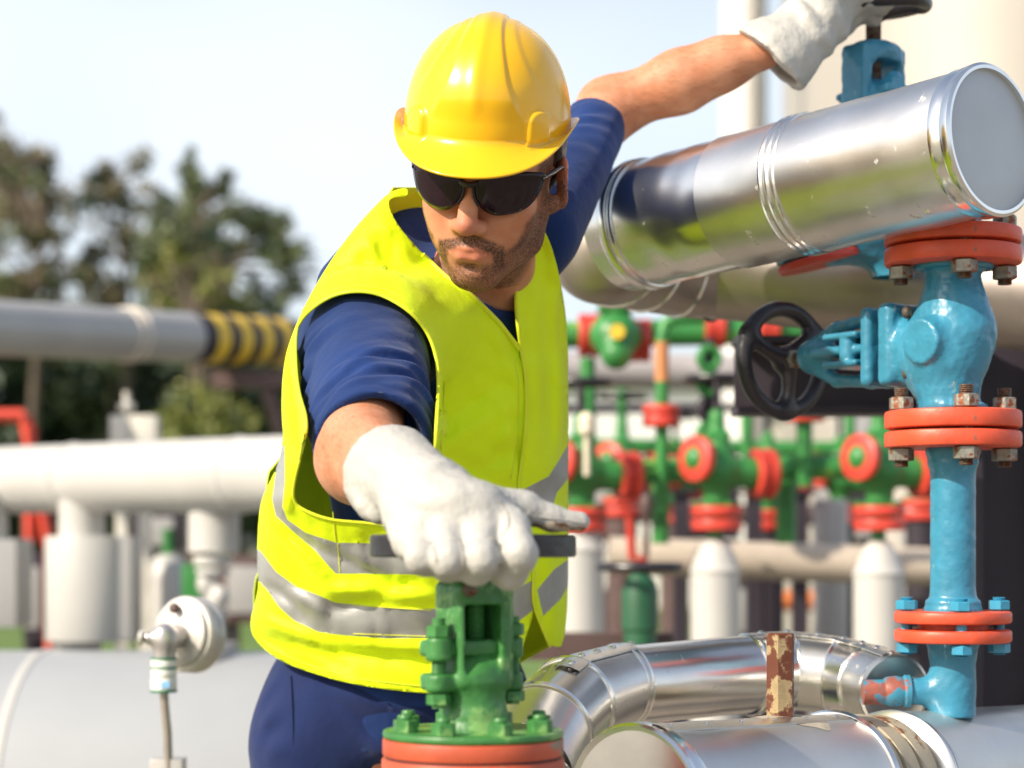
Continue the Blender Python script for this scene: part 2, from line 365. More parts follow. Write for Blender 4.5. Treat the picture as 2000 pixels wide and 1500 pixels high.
solo('stack_column', m, pm('pale_column', (.66, .65, .63), .5), 'slim pale column standing left of the cream tank', 'column')
# buildings
def building(x0, x1, d, top, label, col, nwin):
    a = P(x0, top, d); b_ = P(x1, top, d); bt = thing('building', label, 'building', V((a[0] + b_[0]) / 2, d, 0)); h = a[2]
    m = MB(); m.box(V((a[0] + b_[0]) / 2, d + 3, h / 2), V((b_[0] - a[0]) / 2, 3, h / 2)); part('wall', m, col, bt)
    m = MB(); m.box(V((a[0] + b_[0]) / 2, d + 3, h + .06), V((b_[0] - a[0]) / 2 + .2, 3.2, .06)); part('roof', m, M_grayp, bt)
    for i in range(nwin):
        x = a[0] + (b_[0] - a[0]) * (i + .5) / nwin; m = MB(); m.box(V(x, d - .01, h * .55), V(.45, .03, .45)); w_ = part('window', m, M_white, bt)
        m = MB(); m.box(V(x, d - .045, h * .55), V(.39, .008, .39)); part('pane', m, M_dark, w_)
building(1090, 1500, 34, 758, 'low white building seen through the green valves on the right', pm('white_wall', (.74, .74, .72), .7, 0, .05, 2), 3)
building(1500, 2300, 30, 800, 'long cream building low behind the red and green valves at far right', pm('cream_wall', (.55, .50, .43), .7, 0, .08, 2), 5)

# trees
def leafmat(n, c, tint): return pm(n, c, .55, 0, .3, 1.2, 0, tint=tint)
LM = [leafmat('leaf_green', (.085, .12, .055), (.17, .20, .08)), leafmat('leaf_brownish', (.15, .125, .08), (.26, .22, .11)), leafmat('leaf_dark', (.025, .05, .028), (.05, .085, .04)), leafmat('leaf_yellowish', (.13, .17, .03), (.27, .27, .05))]
M_bark = pm('bark', (.10, .075, .055), .85, 0, .3, 8, .6, 20)
def leaves(clumps, d, size, n_per, depth=1.2, seed=0):
    r = np.random.default_rng(seed); vs_ = []; fs = []; mi = []; k = 0
    for (cxp, cyp, rx, ry, dens) in clumps:
        c = P(cxp, cyp, d + r.uniform(-depth, depth)); s = d / 4000.; R_ = V(rx * s, max(rx, ry) * s, ry * s)
        n = int(1.6 * n_per * dens * rx * ry / 2000)
        # sub-clumps for an uneven outline with gaps
        ns = max(3, n // 60); sc_ = r.normal(size=(ns, 3)); sc_ = sc_ / np.linalg.norm(sc_, axis=1, keepdims=True) * r.uniform(.35, 1.0, (ns, 1)); sr = r.uniform(.30, .55, ns)
        for i in range(n):
            q = r.integers(ns); pnt = c + (sc_[q] + r.normal(size=3) * sr[q] * .55) * R_; u = r.normal(size=3); u /= np.linalg.norm(u); v = np.cross(u, r.normal(size=3)); v /= np.linalg.norm(v)
            L_ = size * r.uniform(.6, 1.3); u = u * L_; v = v * L_ * .38
            vs_ += [pnt - u, pnt + v, pnt + u, pnt - v]; fs.append((k, k + 1, k + 2, k + 3)); mi.append(int(q % 5 == 0)); k += 4
    return vs_, fs, mi
def tree(label, d, base, trunk, clumps, m1, m2, size=.065, n_per=420, seed=0, cat='tree', group='trees behind the pipes', depth=1.2):
    b0 = P(base, 1060, d) * V(1, 1, 0); t = thing('tree' if cat == 'tree' else 'shrub', label, cat, b0, group)
    if cat == 'tree' and d < 30:
        r_ = np.random.default_rng(seed + 90); clumps = list(clumps) + [(cx_ + r_.normal() * 30, cy_ + 25 + abs(r_.normal()) * 35, 46, 40, .16) for cx_, cy_, _, _, _ in clumps for _k in range(2)]
    vs_, fs, mi = leaves(clumps, d, size, n_per, depth, seed); v = np.array(vs_)
    me = bpy.data.meshes.new('crown'); me.from_pydata((v - b0).tolist(), [], fs); me.materials.append(m1); me.materials.append(m2); me.polygons.foreach_set('material_index', mi); me.update()
    o = bpy.data.objects.new('crown', me); COL.objects.link(o); o.parent = t
    m = MB(); s = d / 4000.
    if trunk:
        top_ = P(trunk[-1][0], trunk[-1][1], d); pts = [b0] + [P(x, y, d) for x, y in trunk]; n = len(pts); m.tube(pts, np.linspace(.10, .03, n), 10)
        for (cxp, cyp, rx, ry, _) in clumps:
            e = P(cxp, cyp, d); j = int(np.argmin([np.linalg.norm(p_ - e) + (1.2 if p_[2] > e[2] else 0) for p_ in pts[1:]])) + 1; a = pts[j]
            m.tube([a, (a + e) / 2 + V(0, 0, .15), e, e + (e - a) * .25], [.035, .024, .016, .006], 7)
        part('trunk', m, M_bark, t)
    return t
tree('open brownish tree at the left edge with bare limbs showing', 27, 55, [(60, 900), (72, 700), (72, 560), (80, 470)], [(5, 310, 45, 40, 1), (70, 330, 42, 40, 1.1), (20, 385, 45, 50, 1), (95, 400, 28, 50, .9), (75, 455, 42, 30, .8), (-30, 440, 50, 60, 1), (0, 540, 50, 40, .7), (110, 500, 26, 22, .4), (15, 610, 60, 60, 1), (-5, 235, 18, 20, .4), (60, 565, 50, 60, .9)], LM[1], LM[0], seed=1)
tree('thin sparse tree rising between two fuller trees', 29, 240, [(245, 900), (248, 700), (245, 520), (232, 400)], [(195, 325, 34, 30, .7), (220, 370, 34, 34, .8), (275, 300, 30, 26, .3), (180, 370, 22, 30, .4), (250, 430, 24, 40, .5), (290, 400, 30, 25, .3), (185, 515, 30, 50, .9), (265, 520, 26, 40, .5), (210, 590, 50, 50, .9), (120, 600, 40, 60, .6)], LM[1], LM[2], seed=2)
tree('dark spreading tree with open gaps in its crown, right of the others', 25, 400, [(398, 900), (395, 700), (385, 560), (380, 450)], [(375, 335, 24, 36, 1.1), (372, 400, 40, 40, 1.1), (432, 352, 22, 24, .9), (415, 385, 26, 28, .9), (318, 420, 28, 40, 1.2), (345, 460, 45, 35, 1.5), (400, 470, 50, 30, 1.6), (470, 425, 50, 24, 1.3), (530, 440, 40, 30, 1.2), (565, 480, 26, 18, 1.), (545, 500, 32, 24, .9), (470, 480, 30, 22, .8), (300, 520, 44, 44, 1.2), (490, 545, 20, 20, .4), (520, 565, 30, 24, .35), (330, 570, 40, 40, 1.2), (560, 590, 18, 30, .3), (460, 600, 40, 20, .5)], LM[0], LM[2], seed=3, n_per=440)
tree('yellowish green bushy tree just above the striped pipe', 23, 380, [(380, 900), (375, 640)], [(335, 520, 36, 40, 1.3), (380, 560, 50, 44, 1.4), (425, 590, 40, 34, 1.2), (360, 610, 60, 40, 1.2)], LM[3], LM[1], seed=4)
tree('yellow green shrub below the striped pipe', 21, 400, None, [(400, 800, 60, 42, 2.2), (370, 845, 60, 50, 2), (440, 850, 50, 60, 2)], LM[3], LM[0], seed=5, cat='shrub', group='shrubs below the striped pipe')
for i, (x, sd) in enumerate(((-40, 11), (90, 12), (215, 13), (330, 14), (470, 15), (590, 16))):
    tree(['dark dense tree low behind the left end of the pipes', 'dark tree behind the red steel frame', 'dark tree behind the two small pale boxes', 'dark tree left of the yellow green shrub', 'dark tree right of the yellow green shrub', 'dark tree low beside the worker\'s shoulder'][i], 31 + (i % 2) * 2, x, [(x, 800)], [(x, 680 + 20 * (i % 3), 95, 60, 2.0), (x - 30, 780, 90, 70, 2.2), (x + 40, 880, 90, 90, 2.2), (x, 990, 110, 80, 2.0)], LM[2], LM[0], size=.13, n_per=130, seed=sd, group='dark trees in the row at the back')
for i, (x, sd) in enumerate(((1150, 21), (1330, 22), (1640, 23))):
    tree(['green tree low behind the white building\'s left end', 'green tree behind the green upright pipes', 'dark green tree above the long cream building'][i], 42, x, [(x, 900)], [(x, 830, 100, 55, 1.2), (x + 50, 900, 100, 70, 1.2)], LM[0], LM[2], size=.16, n_per=110, seed=sd, group='trees far behind the valves')

# ---- left side: pipes
s0, s1p = P(-500, 620, 6.1), P(900, 700, 9.6)
sa, sb = P(0, 641, 7.2), P(553, 669, 8.6); sx = nrm(sb - sa)
t = thing('striped_pipe', 'grey pipe with black and yellow warning bands crossing in front of the trees', 'pipe', sb)
m = MB(); m.cyl(sa - sx * 3, sb + sx * 1.2, .098, 64); part('pipe', m, M_grayp, t)
def atpx(a, dvec, px): kx = (px - 1000) / F; return (kx * a[1] - a[0]) / (dvec[0] - kx * dvec[1])
xs = [366, 391, 415, 437, 459, 479, 500, 520, 540, 562]
for i in range(len(xs) - 1):
    m = MB(); m.cyl(sa + sx * atpx(sa, sx, xs[i]), sa + sx * atpx(sa, sx, xs[i + 1]), .1 + (.0008 if i % 2 else 0), 64); part('black_band' if i % 2 == 0 else 'yellow_band', m, M_blk if i % 2 == 0 else M_yel, t)
for px in (240, 258): m = MB(); bead(m, sa + sx * atpx(sa, sx, px), sx, .1, .006, .005); part('weld_ring', m, pm('pale_ring', (.75, .66, .55), .5), t)
t = thing('pipe_bracket', 'brown steel bracket holding up the striped pipe near the worker', 'bracket', P(530, 1060, 8.3) * V(1, 1, 0))
m = MB(); m.box(P(520, 742, 8.4), V(.22, .05, .035)); part('arm', m, M_brown, t)
m = MB(); m.tube([P(525, 760, 8.4), P(570, 900, 8.4)], .035, 8); part('brace', m, M_brown, t)
m = MB(); m.cyl(P(600, 720, 8.4), P(600, 720, 8.4) * V(1, 1, 0), .06, 12); part('post', m, M_brown, t)
wa, wb = P(0, 938, 6.3), P(545, 925, 5.5); wx = nrm(wb - wa)
t = thing('white_pipe', 'large off white pipe running level across the left, below the trees', 'pipe', wb)
m = MB(); m.cyl(wa - wx * 2.5, wb + wx * .45, .103, 64, .01); part('pipe', m, M_white, t)
for px in (148, 472): m = MB(); bead(m, wa + wx * atpx(wa, wx, px), wx, .103, .012, .005); part('weld_ring', m, M_white, t)
def cylpx(px, py0, py1, d, rpx, seg=48, bev=0): s = d / 4000.; a = P(px, py0, d); b_ = P(px, py1, d); m = MB(); m.cyl(b_, a, rpx * s, seg, bev * s); return m
wd = 6.02
t = thing('pipe_support', 'white drum shaped pipe support with a grey box side, under the white pipe at left', 'pipe support', P(160, 1310, wd))
part('neck', cylpx(160, 975, 1060, wd, 45), M_white, t); part('drum', cylpx(178, 1047, 1252, wd, 88, 64, 4), M_white, t); part('foot', cylpx(152, 1250, 1330, wd, 46), M_white, t)
m = MB(); s = wd / 4000; m.box(P(222, 1148, wd), V(46 * s, 60 * s, 100 * s), None, .004); part('box', m, M_grayp, t)
t = thing('pipe_support', 'grey box on a short post at the far left edge', 'pipe support', P(-10, 1310, 6.2))
m = MB(); m.box(P(-20, 1138, 6.2), V(70 * s, 70 * s, 88 * s), None, .004); part('box', m, M_grayp, t); part('neck', cylpx(-30, 960, 1052, 6.2, 45), M_white, t)
wd = 5.72
t = thing('pipe_support', 'narrow white pipe leg with a small flanged valve on it, nearer the worker', 'pipe support', P(415, 1340, wd))
part('neck', cylpx(418, 975, 1078, wd, 50), M_white, t); part('flange', cylpx(416, 1086, 1104, wd, 38, 48, 3), M_white, t); part('flange', cylpx(416, 1110, 1122, wd, 34, 48, 3), M_white, t); part('foot', cylpx(414, 1255, 1350, wd, 50), M_white, t)
s = wd / 4000; f = U([ell(P(404, 1140, wd), V(20, 20, 26) * s), ell(P(430, 1165, wd - .02), V(18, 18, 22) * s), ell(P(415, 1195, wd), V(24, 24, 22) * s), cap(P(415, 1120, wd), P(415, 1260, wd), 14 * s)], .01)
sdfpart('small_valve', f, P(370, 1270, wd) - V(.0, .08, 0), P(460, 1110, wd) + V(0, .08, 0), .004, M_white, t)
m = MB(); m.box(P(376, 1140, wd + .1), V(20 * s, .02, 40 * s), None, .004); part('green_plate', m, M_bgreen, t)
m = MB(); c = V(-1.0, 5.3, 0); zt = CZ - (1268 - 1060) * 5.3 / 4000; m.cyl(V(-4.5, 5.5, zt - .42), V(-.18, 5.15, zt - .42), .42, 96, .05)
t = thing('header_pipe', 'very large pale grey pipe lying along the bottom left', 'pipe', V(-1.4, 5.2, 0)); part('pipe', m, pm('pale_blue_grey_paint', (.40, .41, .42), .36, .1, .05, 3, .05, 10), t)
m = MB(); bead(m, V(-1.19, 5.232, zt - .42), (1, -.081, 0), .42, .012, .006); part('weld_ring', m, M_white, t)
m = MB(); m.box(V(-.9, 5.3, (zt - .84) / 2), V(.2, .3, (zt - .86) / 2)); part('saddle', m, M_grayp, t)
for x_ in (-2.6, -.45):
    m = MB(); bead(m, V(x_, 5.232 - .081 * (x_ + 1.19), zt - .42), (1, -.081, 0), .421, .03, .006); part('clamp_band', m, pm('galvanised_band', (.34, .34, .33), .45, .4), t)
for x_, w_ in ((-.78, .05), (-.36, .035)):
    m = MB(); m.lathe(V(x_, 5.12, zt - .02), (0, 0, 1), [(w_ * 1.5, 0), (w_ * 1.5, .035), (w_, .04), (w_, .10), (w_ * 1.4, .105), (w_ * 1.4, .13), (1e-7, .135)], 32); part('nozzle', m, M_grayp, t)
# red frame, pale boxes
m = MB(); pts = [P(-160, 812, 8.2), P(48, 812, 8.2), P(100, 1075, 8.2)]; m.tube(pts[:2], .026, 4); m.tube([pts[1], pts[2], pts[2] * V(1, 1, 0)], .026, 4); m.tube([P(58, 830, 8.2), P(60, 1060, 8.2)], .026, 4)
solo('red_frame', m, M_redst, 'red steel frame sticking up behind the white pipe at the left edge', 'frame')
for px, w_, lb in ((238, 19, 'smaller left one of two pale boxes above the white pipe'), (284, 25, 'larger right one of two pale boxes above the white pipe')):
    m = MB(); s = 7.4 / 4000; c = P(px, 850, 7.4); m.box(c, V(w_ * s, .05, 38 * s), None, .006); m.box(V(c[0], c[1], c[2] / 2 - 20 * s), V(.02, .02, c[2] / 2 - 18 * s)); 
    if px < 250: m.tube([P(247, 815, 7.4), P(247, 765, 7.4)], .012, 8); m.lathe(P(247, 800, 7.4), (0, 0, 1), [(.03, 0), (.03, .02), (.01, .03)], 12)
    solo('pale_box', m, pm('cream_box', (.66, .62, .54), .5), lb, 'box', 'pale boxes on posts')
# clutter behind the supports
for x0, x1, y0, y1, d, mat, lb, nm in ((285, 372, 1085, 1260, 7.6, M_white, 'blurred white rounded vessel between the two pipe supports', 'vessel'),):
    s = d / 4000; t = thing(nm, lb, 'vessel', P((x0 + x1) / 2, y1, d)); r_ = (x1 - x0) / 2; m = MB(); a = P((x0 + x1) / 2, y1, d); hh = (y1 - y0) * s
    m.lathe(a, (0, 0, 1), [(r_ * s, -a[2]), (r_ * s, hh * .75), (r_ * s * .85, hh * .9), (r_ * s * .5, hh), (1e-7, hh * 1.03)], 48); part('shell', m, mat, t)
    m = MB(); m.cyl(a + V(0, 0, hh), a + V(0, 0, hh + .10), .02, 16); part('nozzle', m, M_bgreen, t)
# pressure transmitter
td = 3.35; s = td / 4000; t = thing('pressure_transmitter', 'round cast metal pressure transmitter on a bent tube with green and white collars', 'transmitter', P(330, 1560, td))
M_cast = pm('bare_cast_metal', (.62, .58, .54), .42, .5, .12, 20, .2, 60, spot=(.36, .31, .28), st=.64, ss=24)
n_ = nrm(V(-.52, -.84, .10)); c = P(357, 1238, td); m = MB()
m.lathe(c + n_ * .012, -n_, [(1e-7, 0), (.050, 0), (.0535, .002), (.0545, .010), (.0600, .0105), (.0625, .014), (.0625, .026), (.0605, .029), (.0605, .033), (.0625, .036), (.0625, .046), (.058, .052), (.02, .056), (1e-7, .057)], 80); part('housing', m, M_cast, t)
f = U([cap(c + n_ * .0, P(323, 1252, td - .055), .019, .018), cap(P(321, 1240, td - .055), P(321, 1285, td - .055), .0185, .0185), cap(P(321, 1250, td - .055), P(290, 1246, td - .06), .012, .010)], .008)
sdfpart('neck', f, c - .12, c + .12, .0028, pm('steel_neck', (.48, .45, .44), .36, .7, .1, 30, .1, 60), t)
m = MB(); m.lathe(c + n_ * .012 + V(-.004, 0, .041), n_, [(.0085, 0), (.0085, .006), (.006, .009), (1e-7, .010)], 20); part('plug', m, M_brown, t)
m = MB(); m.lathe(P(281, 1245, td - .06), (-1, 0, .1), [(.011, 0), (.013, .001), (.013, .006), (.009, .009), (1e-7, .009)], 16); part('side_plug', m, M_cast, t)
tb_ = P(320, 1284, td - .055); M_gb = pm('dark_green_ring', (.02, .16, .08), .4); M_wb = pm('white_plastic', (.78, .77, .73), .4)
for a_, b_, r_, mt in ((0, 4, .0215, M_gb), (4, 18, .0205, M_wb), (18, 22, .0212, M_gb), (22, 36, .0205, M_wb), (36, 39, .0195, M_cast), (39, 62, .0208, M_wb), (62, 67, .0215, M_gb)):
    m = MB(); m.cyl(tb_ - V(0, 0, b_ * s), tb_ - V(0, 0, a_ * s), r_, 40, .0006); part('collar', m, mt, t)
m = MB(); m.box(tb_ + V(.006, -.0202, -51 * s), V(.007, .002, .005), None, 0); part('label_mark', m, pm('pale_blue_mark', (.25, .5, .8), .5), t)
m = MB(); m.tube([tb_ - V(0, 0, 60 * s), P(322, 1380, td - .055), P(327, 1430, td - .05), P(329, 1490, td - .05), P(329, 1600, td - .05)], .0072, 16); part('tube', m, pm('steel_tube', (.50, .44, .38), .35, .7), t)
m = MB(); m.box(P(329, 1520, td - .03), V(.026, .026, .033), None, .002); part('block', m, M_cast, t)

# ---- right side: green and red valve manifold
G_M = 'manifold valves'
def bottle(px, d, top, label):
    s = d / 4000.; t = thing('white_column', label, 'insulated column', P(px, 1060, d) * V(1, 1, 0), 'white bottle shaped pipe columns'); c = P(px, top, d); r_ = 48 * 5.2 / 4000
    m = MB(); z0 = c[2]; a = V(c[0], c[1], 0)
    m.lathe(a, (0, 0, 1), [(r_, 0), (r_, z0 - .088), (r_ + .003, z0 - .086), (r_ + .003, z0 - .080), (r_ * .97, z0 - .076), (r_ * .82, z0 - .045), (r_ * .55, z0 - .012), (r_ * .33, z0)], 56); part('cladding', m, M_white, t, ang=50)
    m = MB(); m.cyl(V(c[0], c[1], z0 - .02), V(c[0], c[1], z0 + .055), r_ * .28, 24); part('neck', m, M_bgreen, t); return t
bottle(1133, 5.3, 1012, 'white bottle shaped column at the edge of the vest'); bottle(1397, 5.2, 1052, 'white bottle shaped column in the middle of the row'); bottle(1716, 5.1, 1056, 'white bottle shaped column nearest the blue riser pipe')
def mvalve(label):
    t = thing('manifold_valve', label, 'valve', V(0, 0, 0), 'green valves with red flanges standing on the white columns')
    f = U([cap(V(0, 0, 0), V(0, 0, .16), .032, .04), ell(V(0, 0, .11), V(.06, .055, .055)), cap(V(-.02, -.02, .12), V(-.05, -.04, .14), .036), cap(V(0, 0, .11), V(.10, .03, .105), .040, .040), cap(V(0, 0, .16), V(0, 0, .25), .026, .02), bx(V(0, 0, .2), V(.032, .03, .010), None, .004)], .012)
    sdfpart('valve_body', f, V(-.12, -.12, -.04), V(.16, .12, .28), .0042, M_bgreen, t)
    for a_, b_ in (((0, 0, -.040), (0, 0, -.012)), ((0, 0, -.004), (0, 0, .022))):
        m = MB(); m.cyl(V(*a_), V(*b_), .064, 40, .004); part('flange', m, M_bred, t)
    m = MB(); dv = nrm(V(-.78, -.62, .05)); m.lathe(V(-.045, -.035, .14), dv, [(.045, 0), (.058, .004), (.058, .022), (.045, .028), (.02, .028), (.016, .018), (1e-7, .018)], 40); part('flange', m, M_bred, t)
    for k in (0, .03):
        m = MB(); dv = nrm(V(.95, .3, 0)); m.cyl(V(.095, .03, .105) + dv * k, V(.095, .03, .105) + dv * (k + .022), .064, 40, .004); part('flange', m, M_bred, t)
    for i in range(6):
        a = i * math.pi / 3; m = MB(); m.hexn(V(.05 * math.cos(a), .05 * math.sin(a), .022), (0, 0, 1), .009, .012); part('bolt', m, M_bgreen, t)
    m = MB(); m.cyl(V(0, 0, .24), V(0, 0, .345), .010, 12); part('stem', m, M_dark, t)
    m = MB(); m.torus(V(0, 0, .345), (0, 0, 1), .075, .009, 40, 10); m.cyl(V(-.07, 0, .345), V(.07, 0, .345), .007, 8); m.cyl(V(0, -.07, .345), V(0, .07, .345), .007, 8); part('handwheel', m, M_black, t)
    return t
mv = mvalve('green valve with red flanges on the middle white column'); pos = P(1400, 1005, 5.2); mv.location = Vector(pos)
dup(mv, P(1718, 1005, 5.1), 'green valve with red flanges on the white column nearest the blue riser pipe')
dup(mv, P(1136, 1008, 5.3), 'green valve with red flanges half hidden by the right edge of the vest')
def gpipe(name, pts, rpx, d, label, fl=(), mat=None, rust=None, cat='pipe', group=None):
    s = d / 4000.; t = thing(name, label, cat, P(pts[0][0], pts[0][1], d), group); m = MB(); pp = [P(x, y, d) for x, y in pts]; m.tube(pp, rpx * s, 24); part('pipe', m, mat or M_bgreen, t)
    for (x, y, r_, ax) in fl:
        ax = V(*ax); c = P(x, y, d)
        for q in (-1, 1): m = MB(); m.cyl(c + ax * q * .001, c + ax * q * .028, r_ * s, 40, .004); part('flange', m, M_bred, t)
    if rust: m = MB(); m.cyl(P(rust[0], rust[2], d), P(rust[0], rust[1], d), rpx * s + .001, 24); part('primer_patch', m, pm('orange_primer', (.55, .22, .08), .6), t)
    return t
gpipe('green_pipe', [(1080, 925), (1900, 905)], 24, 5.5, 'long level green pipe behind the valves on the white columns')
gpipe('green_pipe', [(1293, 1000), (1293, 660), (1300, 632), (1325, 620), (1380, 620)], 13, 5.35, 'upright green pipe bending over at the top with an orange patch', [(1292, 812, 37, (0, 0, 1))], rust=(1293, 668, 745))
gpipe('green_pipe', [(1571, 950), (1571, 790), (1571, 735)], 16, 5.45, 'upright green pipe with a red joint below the black handwheel', [(1571, 803, 40, (0, 0, 1))])
gpipe('green_pipe', [(1060, 655), (1600, 645)], 26, 5.6, 'level green pipe with red flanges below the return pipe', [(1150, 655, 42, (1, 0, 0)), (1250, 665, 42, (1, 0, 0)), (1395, 640, 40, (1, 0, 0)), (1500, 640, 42, (1, 0, 0))])
gpipe('green_pipe', [(1148, 700), (1150, 900)], 15, 5.6, 'short upright green pipe close to the right side of the vest')
gpipe('green_pipe', [(1745, 760), (1740, 900)], 12, 5.4, 'thin upright green pipe left of the blue riser')
gpipe('green_pipe', [(1290, 905), (1290, 1062)], 17, 5.6, 'green drop leg under the level green pipe, left of the middle column')
gpipe('green_pipe', [(1535, 905), (1535, 1062)], 20, 5.6, 'green drop leg under the level green pipe, between two white columns')
t = thing('manifold_valve', 'large green valve body above the level green pipe near the vest', 'valve', P(1200, 700, 5.55)); s = 5.55 / 4000; c = P(1202, 655, 5.5)
f = U([ell(c, V(50, 50, 46) * s), cap(c, c + V(0, 0, 62 * s), 26 * s, 20 * s), cap(c, c - V(0, .05, 40 * s), 36 * s, 30 * s), bx(c + V(0, 0, 52 * s), V(34, 34, 8) * s, None, .004)], .014); sdfpart('valve_body', f, c - .13, c + .14, .005, M_bgreen, t)
m = MB(); m.lathe(c - V(-.0, .08, .0), (0, -1, 0), [(.02, 0), (.02, .02), (1e-7, .02)], 12); part('nipple', m, M_yel, t)
m = MB(); s = 5.3 / 4000; t = thing('stem_valve', 'green stem and dark chain hanging above the middle white column', 'valve', P(1385, 880, 5.3))
m.cyl(P(1385, 900, 5.3), P(1385, 660, 5.3), 9 * s, 12)
part('stem', m, M_dark, t)
for k, y in enumerate((700, 750, 800, 848)):
    m = MB(); m.torus(P(1385, y, 5.28), V(.3, -.95, 0), 19 * s, 9 * s, 24, 10); part('eye', m, M_bgreen if k != 2 else M_dark, t)
gpipe('grey_pipe', [(1050, 718), (1900, 740)], 34, 7.4, 'level grey pipe crossing behind the green valves', mat=pm('dull_grey_pipe', (.36, .33, .33), .5))
gpipe('beige_pipe', [(1190, 1085), (1900, 1110)], 37, 5.9, 'level beige pipe low behind the white columns', mat=pm('beige_pipe', (.50, .42, .34), .5, 0, .15, 6))
for x, y0, rp, lb, mt in ((1622, 975, 34, 'grey upright pipe just left of the column nearest the riser', M_grayp), (1790, 980, 32, 'grey upright pipe partly behind the blue riser', M_grayp)):
    a = P(x, y0, 6.6); m = MB(); m.cyl(a * V(1, 1, 0), a, rp * 6.6 / 4000, 32, .01); solo('grey_pipe', m, mt, lb, 'pipe', 'grey upright pipes at the back')
for x, lb in ((1472, 'dark post right of the middle white column'), (1562, 'dark post between the beige pipe and the grey upright pipe'), (1330, 'dark post left of the middle white column')):
    a = P(x, 965, 6.2); m = MB(); m.box(V(a[0], a[1], a[2] / 2), V(.022, .03, a[2] / 2)); m.box(V(a[0], a[1], .006), V(.06, .06, .005)); m.box(V(a[0], a[1], a[2] + .006), V(.05, .05, .005)); solo('dark_post', m, M_dark, lb, 'post', 'dark steel posts')
t = thing('green_bollard_valve', 'dark green round valve post with a black wheel seen edge on', 'valve', P(1250, 1060, 4.5) * V(1, 1, 0)); a = P(1250, 1118, 4.5)
M_dg = pm('dark_green_post', (.02, .10, .045), .45, 0, .15, 14)
m = MB(); m.lathe(a * V(1, 1, 0), (0, 0, 1), [(.036, 0), (.036, a[2] - .13), (.040, a[2] - .125), (.040, a[2] - .04), (.034, a[2] - .02), (.016, a[2])], 32); part('post', m, M_dg, t)
m = MB(); m.torus(a + V(0, 0, .012), (0, 0, 1), .086, .010, 48, 10); m.cyl(a - V(.08, 0, -.012), a + V(.08, 0, .012), .008, 8); m.cyl(a, a + V(0, 0, .02), .02, 16); part('handwheel', m, M_black, t)
m = MB(); m.box(P(1120, 1262, 4.6), V(.22, .04, .03)); m.box(P(1120, 1262, 4.6) * V(1, 1, 0) + V(0, 0, .4), V(.03, .03, .4)); solo('low_beam', m, M_brown, 'low brown steel beam behind the worker\'s hip on the right', 'beam')
m = MB(); m.cyl(P(1380, 1172, 9), P(1950, 1176, 9), .045, 16); m.cyl(P(1500, 1172, 9) * V(1, 1, 0), P(1500, 1172, 9), .03, 12); solo('orange_rail', m, pm('orange_rail', (.7, .2, .05), .5), 'thin orange rail just above the grass between the dark posts', 'rail')
for x, y, r_, d, mt, lb in ((1146, 830, 16, 5.2, pm('cream_knob', (.75, .66, .5), .5), 'small cream knob beside the vest at valve height'), (1262, 990, 12, 5.2, M_brown, 'small brown pipe stub left of the middle column')):
    s = d / 4000; c = P(x, y, d); m = MB(); m.lathe(c - V(0, 0, 22 * s), (0, 0, 1), [(r_ * .6 * s, 0), (r_ * s, 8 * s), (r_ * s, 36 * s), (r_ * .5 * s, 46 * s)], 20); m.cyl(V(c[0], c[1], c[2] - 22 * s - .1), V(c[0], c[1], c[2] - 20 * s), .008, 8); solo('pipe_stub', m, mt, lb, 'pipe stub')

# denser second row of plant behind the first
for x, y, d, sc_, lb in ((1215, 985, 6.6, 1.0, 'green valve with red flanges further back beside the upright orange patched pipe'), (1318, 1000, 7.0, .95, 'smaller green valve further back, left of the middle white column'),
    (1500, 1010, 6.4, 1.0, 'green valve further back between the dark posts'), (1640, 1000, 6.8, .95, 'green valve further back above the grey upright pipe'), (1800, 990, 6.3, 1.0, 'green valve further back, mostly behind the blue riser')):
    dup(mv, P(x, y, d), lb, rotz=rng.uniform(-.8, .8), scale=sc_)
    a = P(x, y, d); m = MB(); m.cyl(a * V(1, 1, 0), a - V(0, 0, .03), .05, 24); m.cyl(a * V(1, 1, 0), a * V(1, 1, 0) + V(0, 0, .04), .09, 24); solo('dark_pedestal', m, M_brown if x % 4 else M_dark, 'dark round pedestal under the ' + lb.replace('smaller ', '').split(',')[0].split(' with ')[0] + {1215: ' near the vest', 1318: ' left of the middle column', 1500: '', 1640: '', 1800: ' behind the riser'}[x], 'pedestal', 'dark pedestals under the rear valves')
gpipe('green_pipe', [(1060, 870), (1900, 880)], 15, 6.8, 'thin level green pipe in the second row')
gpipe('green_pipe', [(1215, 930), (1215, 760)], 10, 6.6, 'thin green riser near the vest in the second row')
gpipe('green_pipe', [(1460, 930), (1458, 700)], 12, 6.4, 'green riser behind the black handwheel')
gpipe('green_pipe', [(1660, 930), (1660, 770)], 11, 6.6, 'green riser in the second row left of the blue riser')
gpipe('dark_pipe', [(1060, 1000), (1900, 1010)], 20, 7.6, 'dark level pipe low behind all the valves', mat=M_brown)
gpipe('dark_pipe', [(1060, 800), (1560, 795)], 9, 7.8, 'thin dark conduit in front of the white building', mat=M_dark)
gpipe('rusty_pipe', [(1230, 1010), (1235, 1090), (1265, 1092)], 9, 5.5, 'thin rusty bent pipe near the thumb of the glove', mat=M_bred)
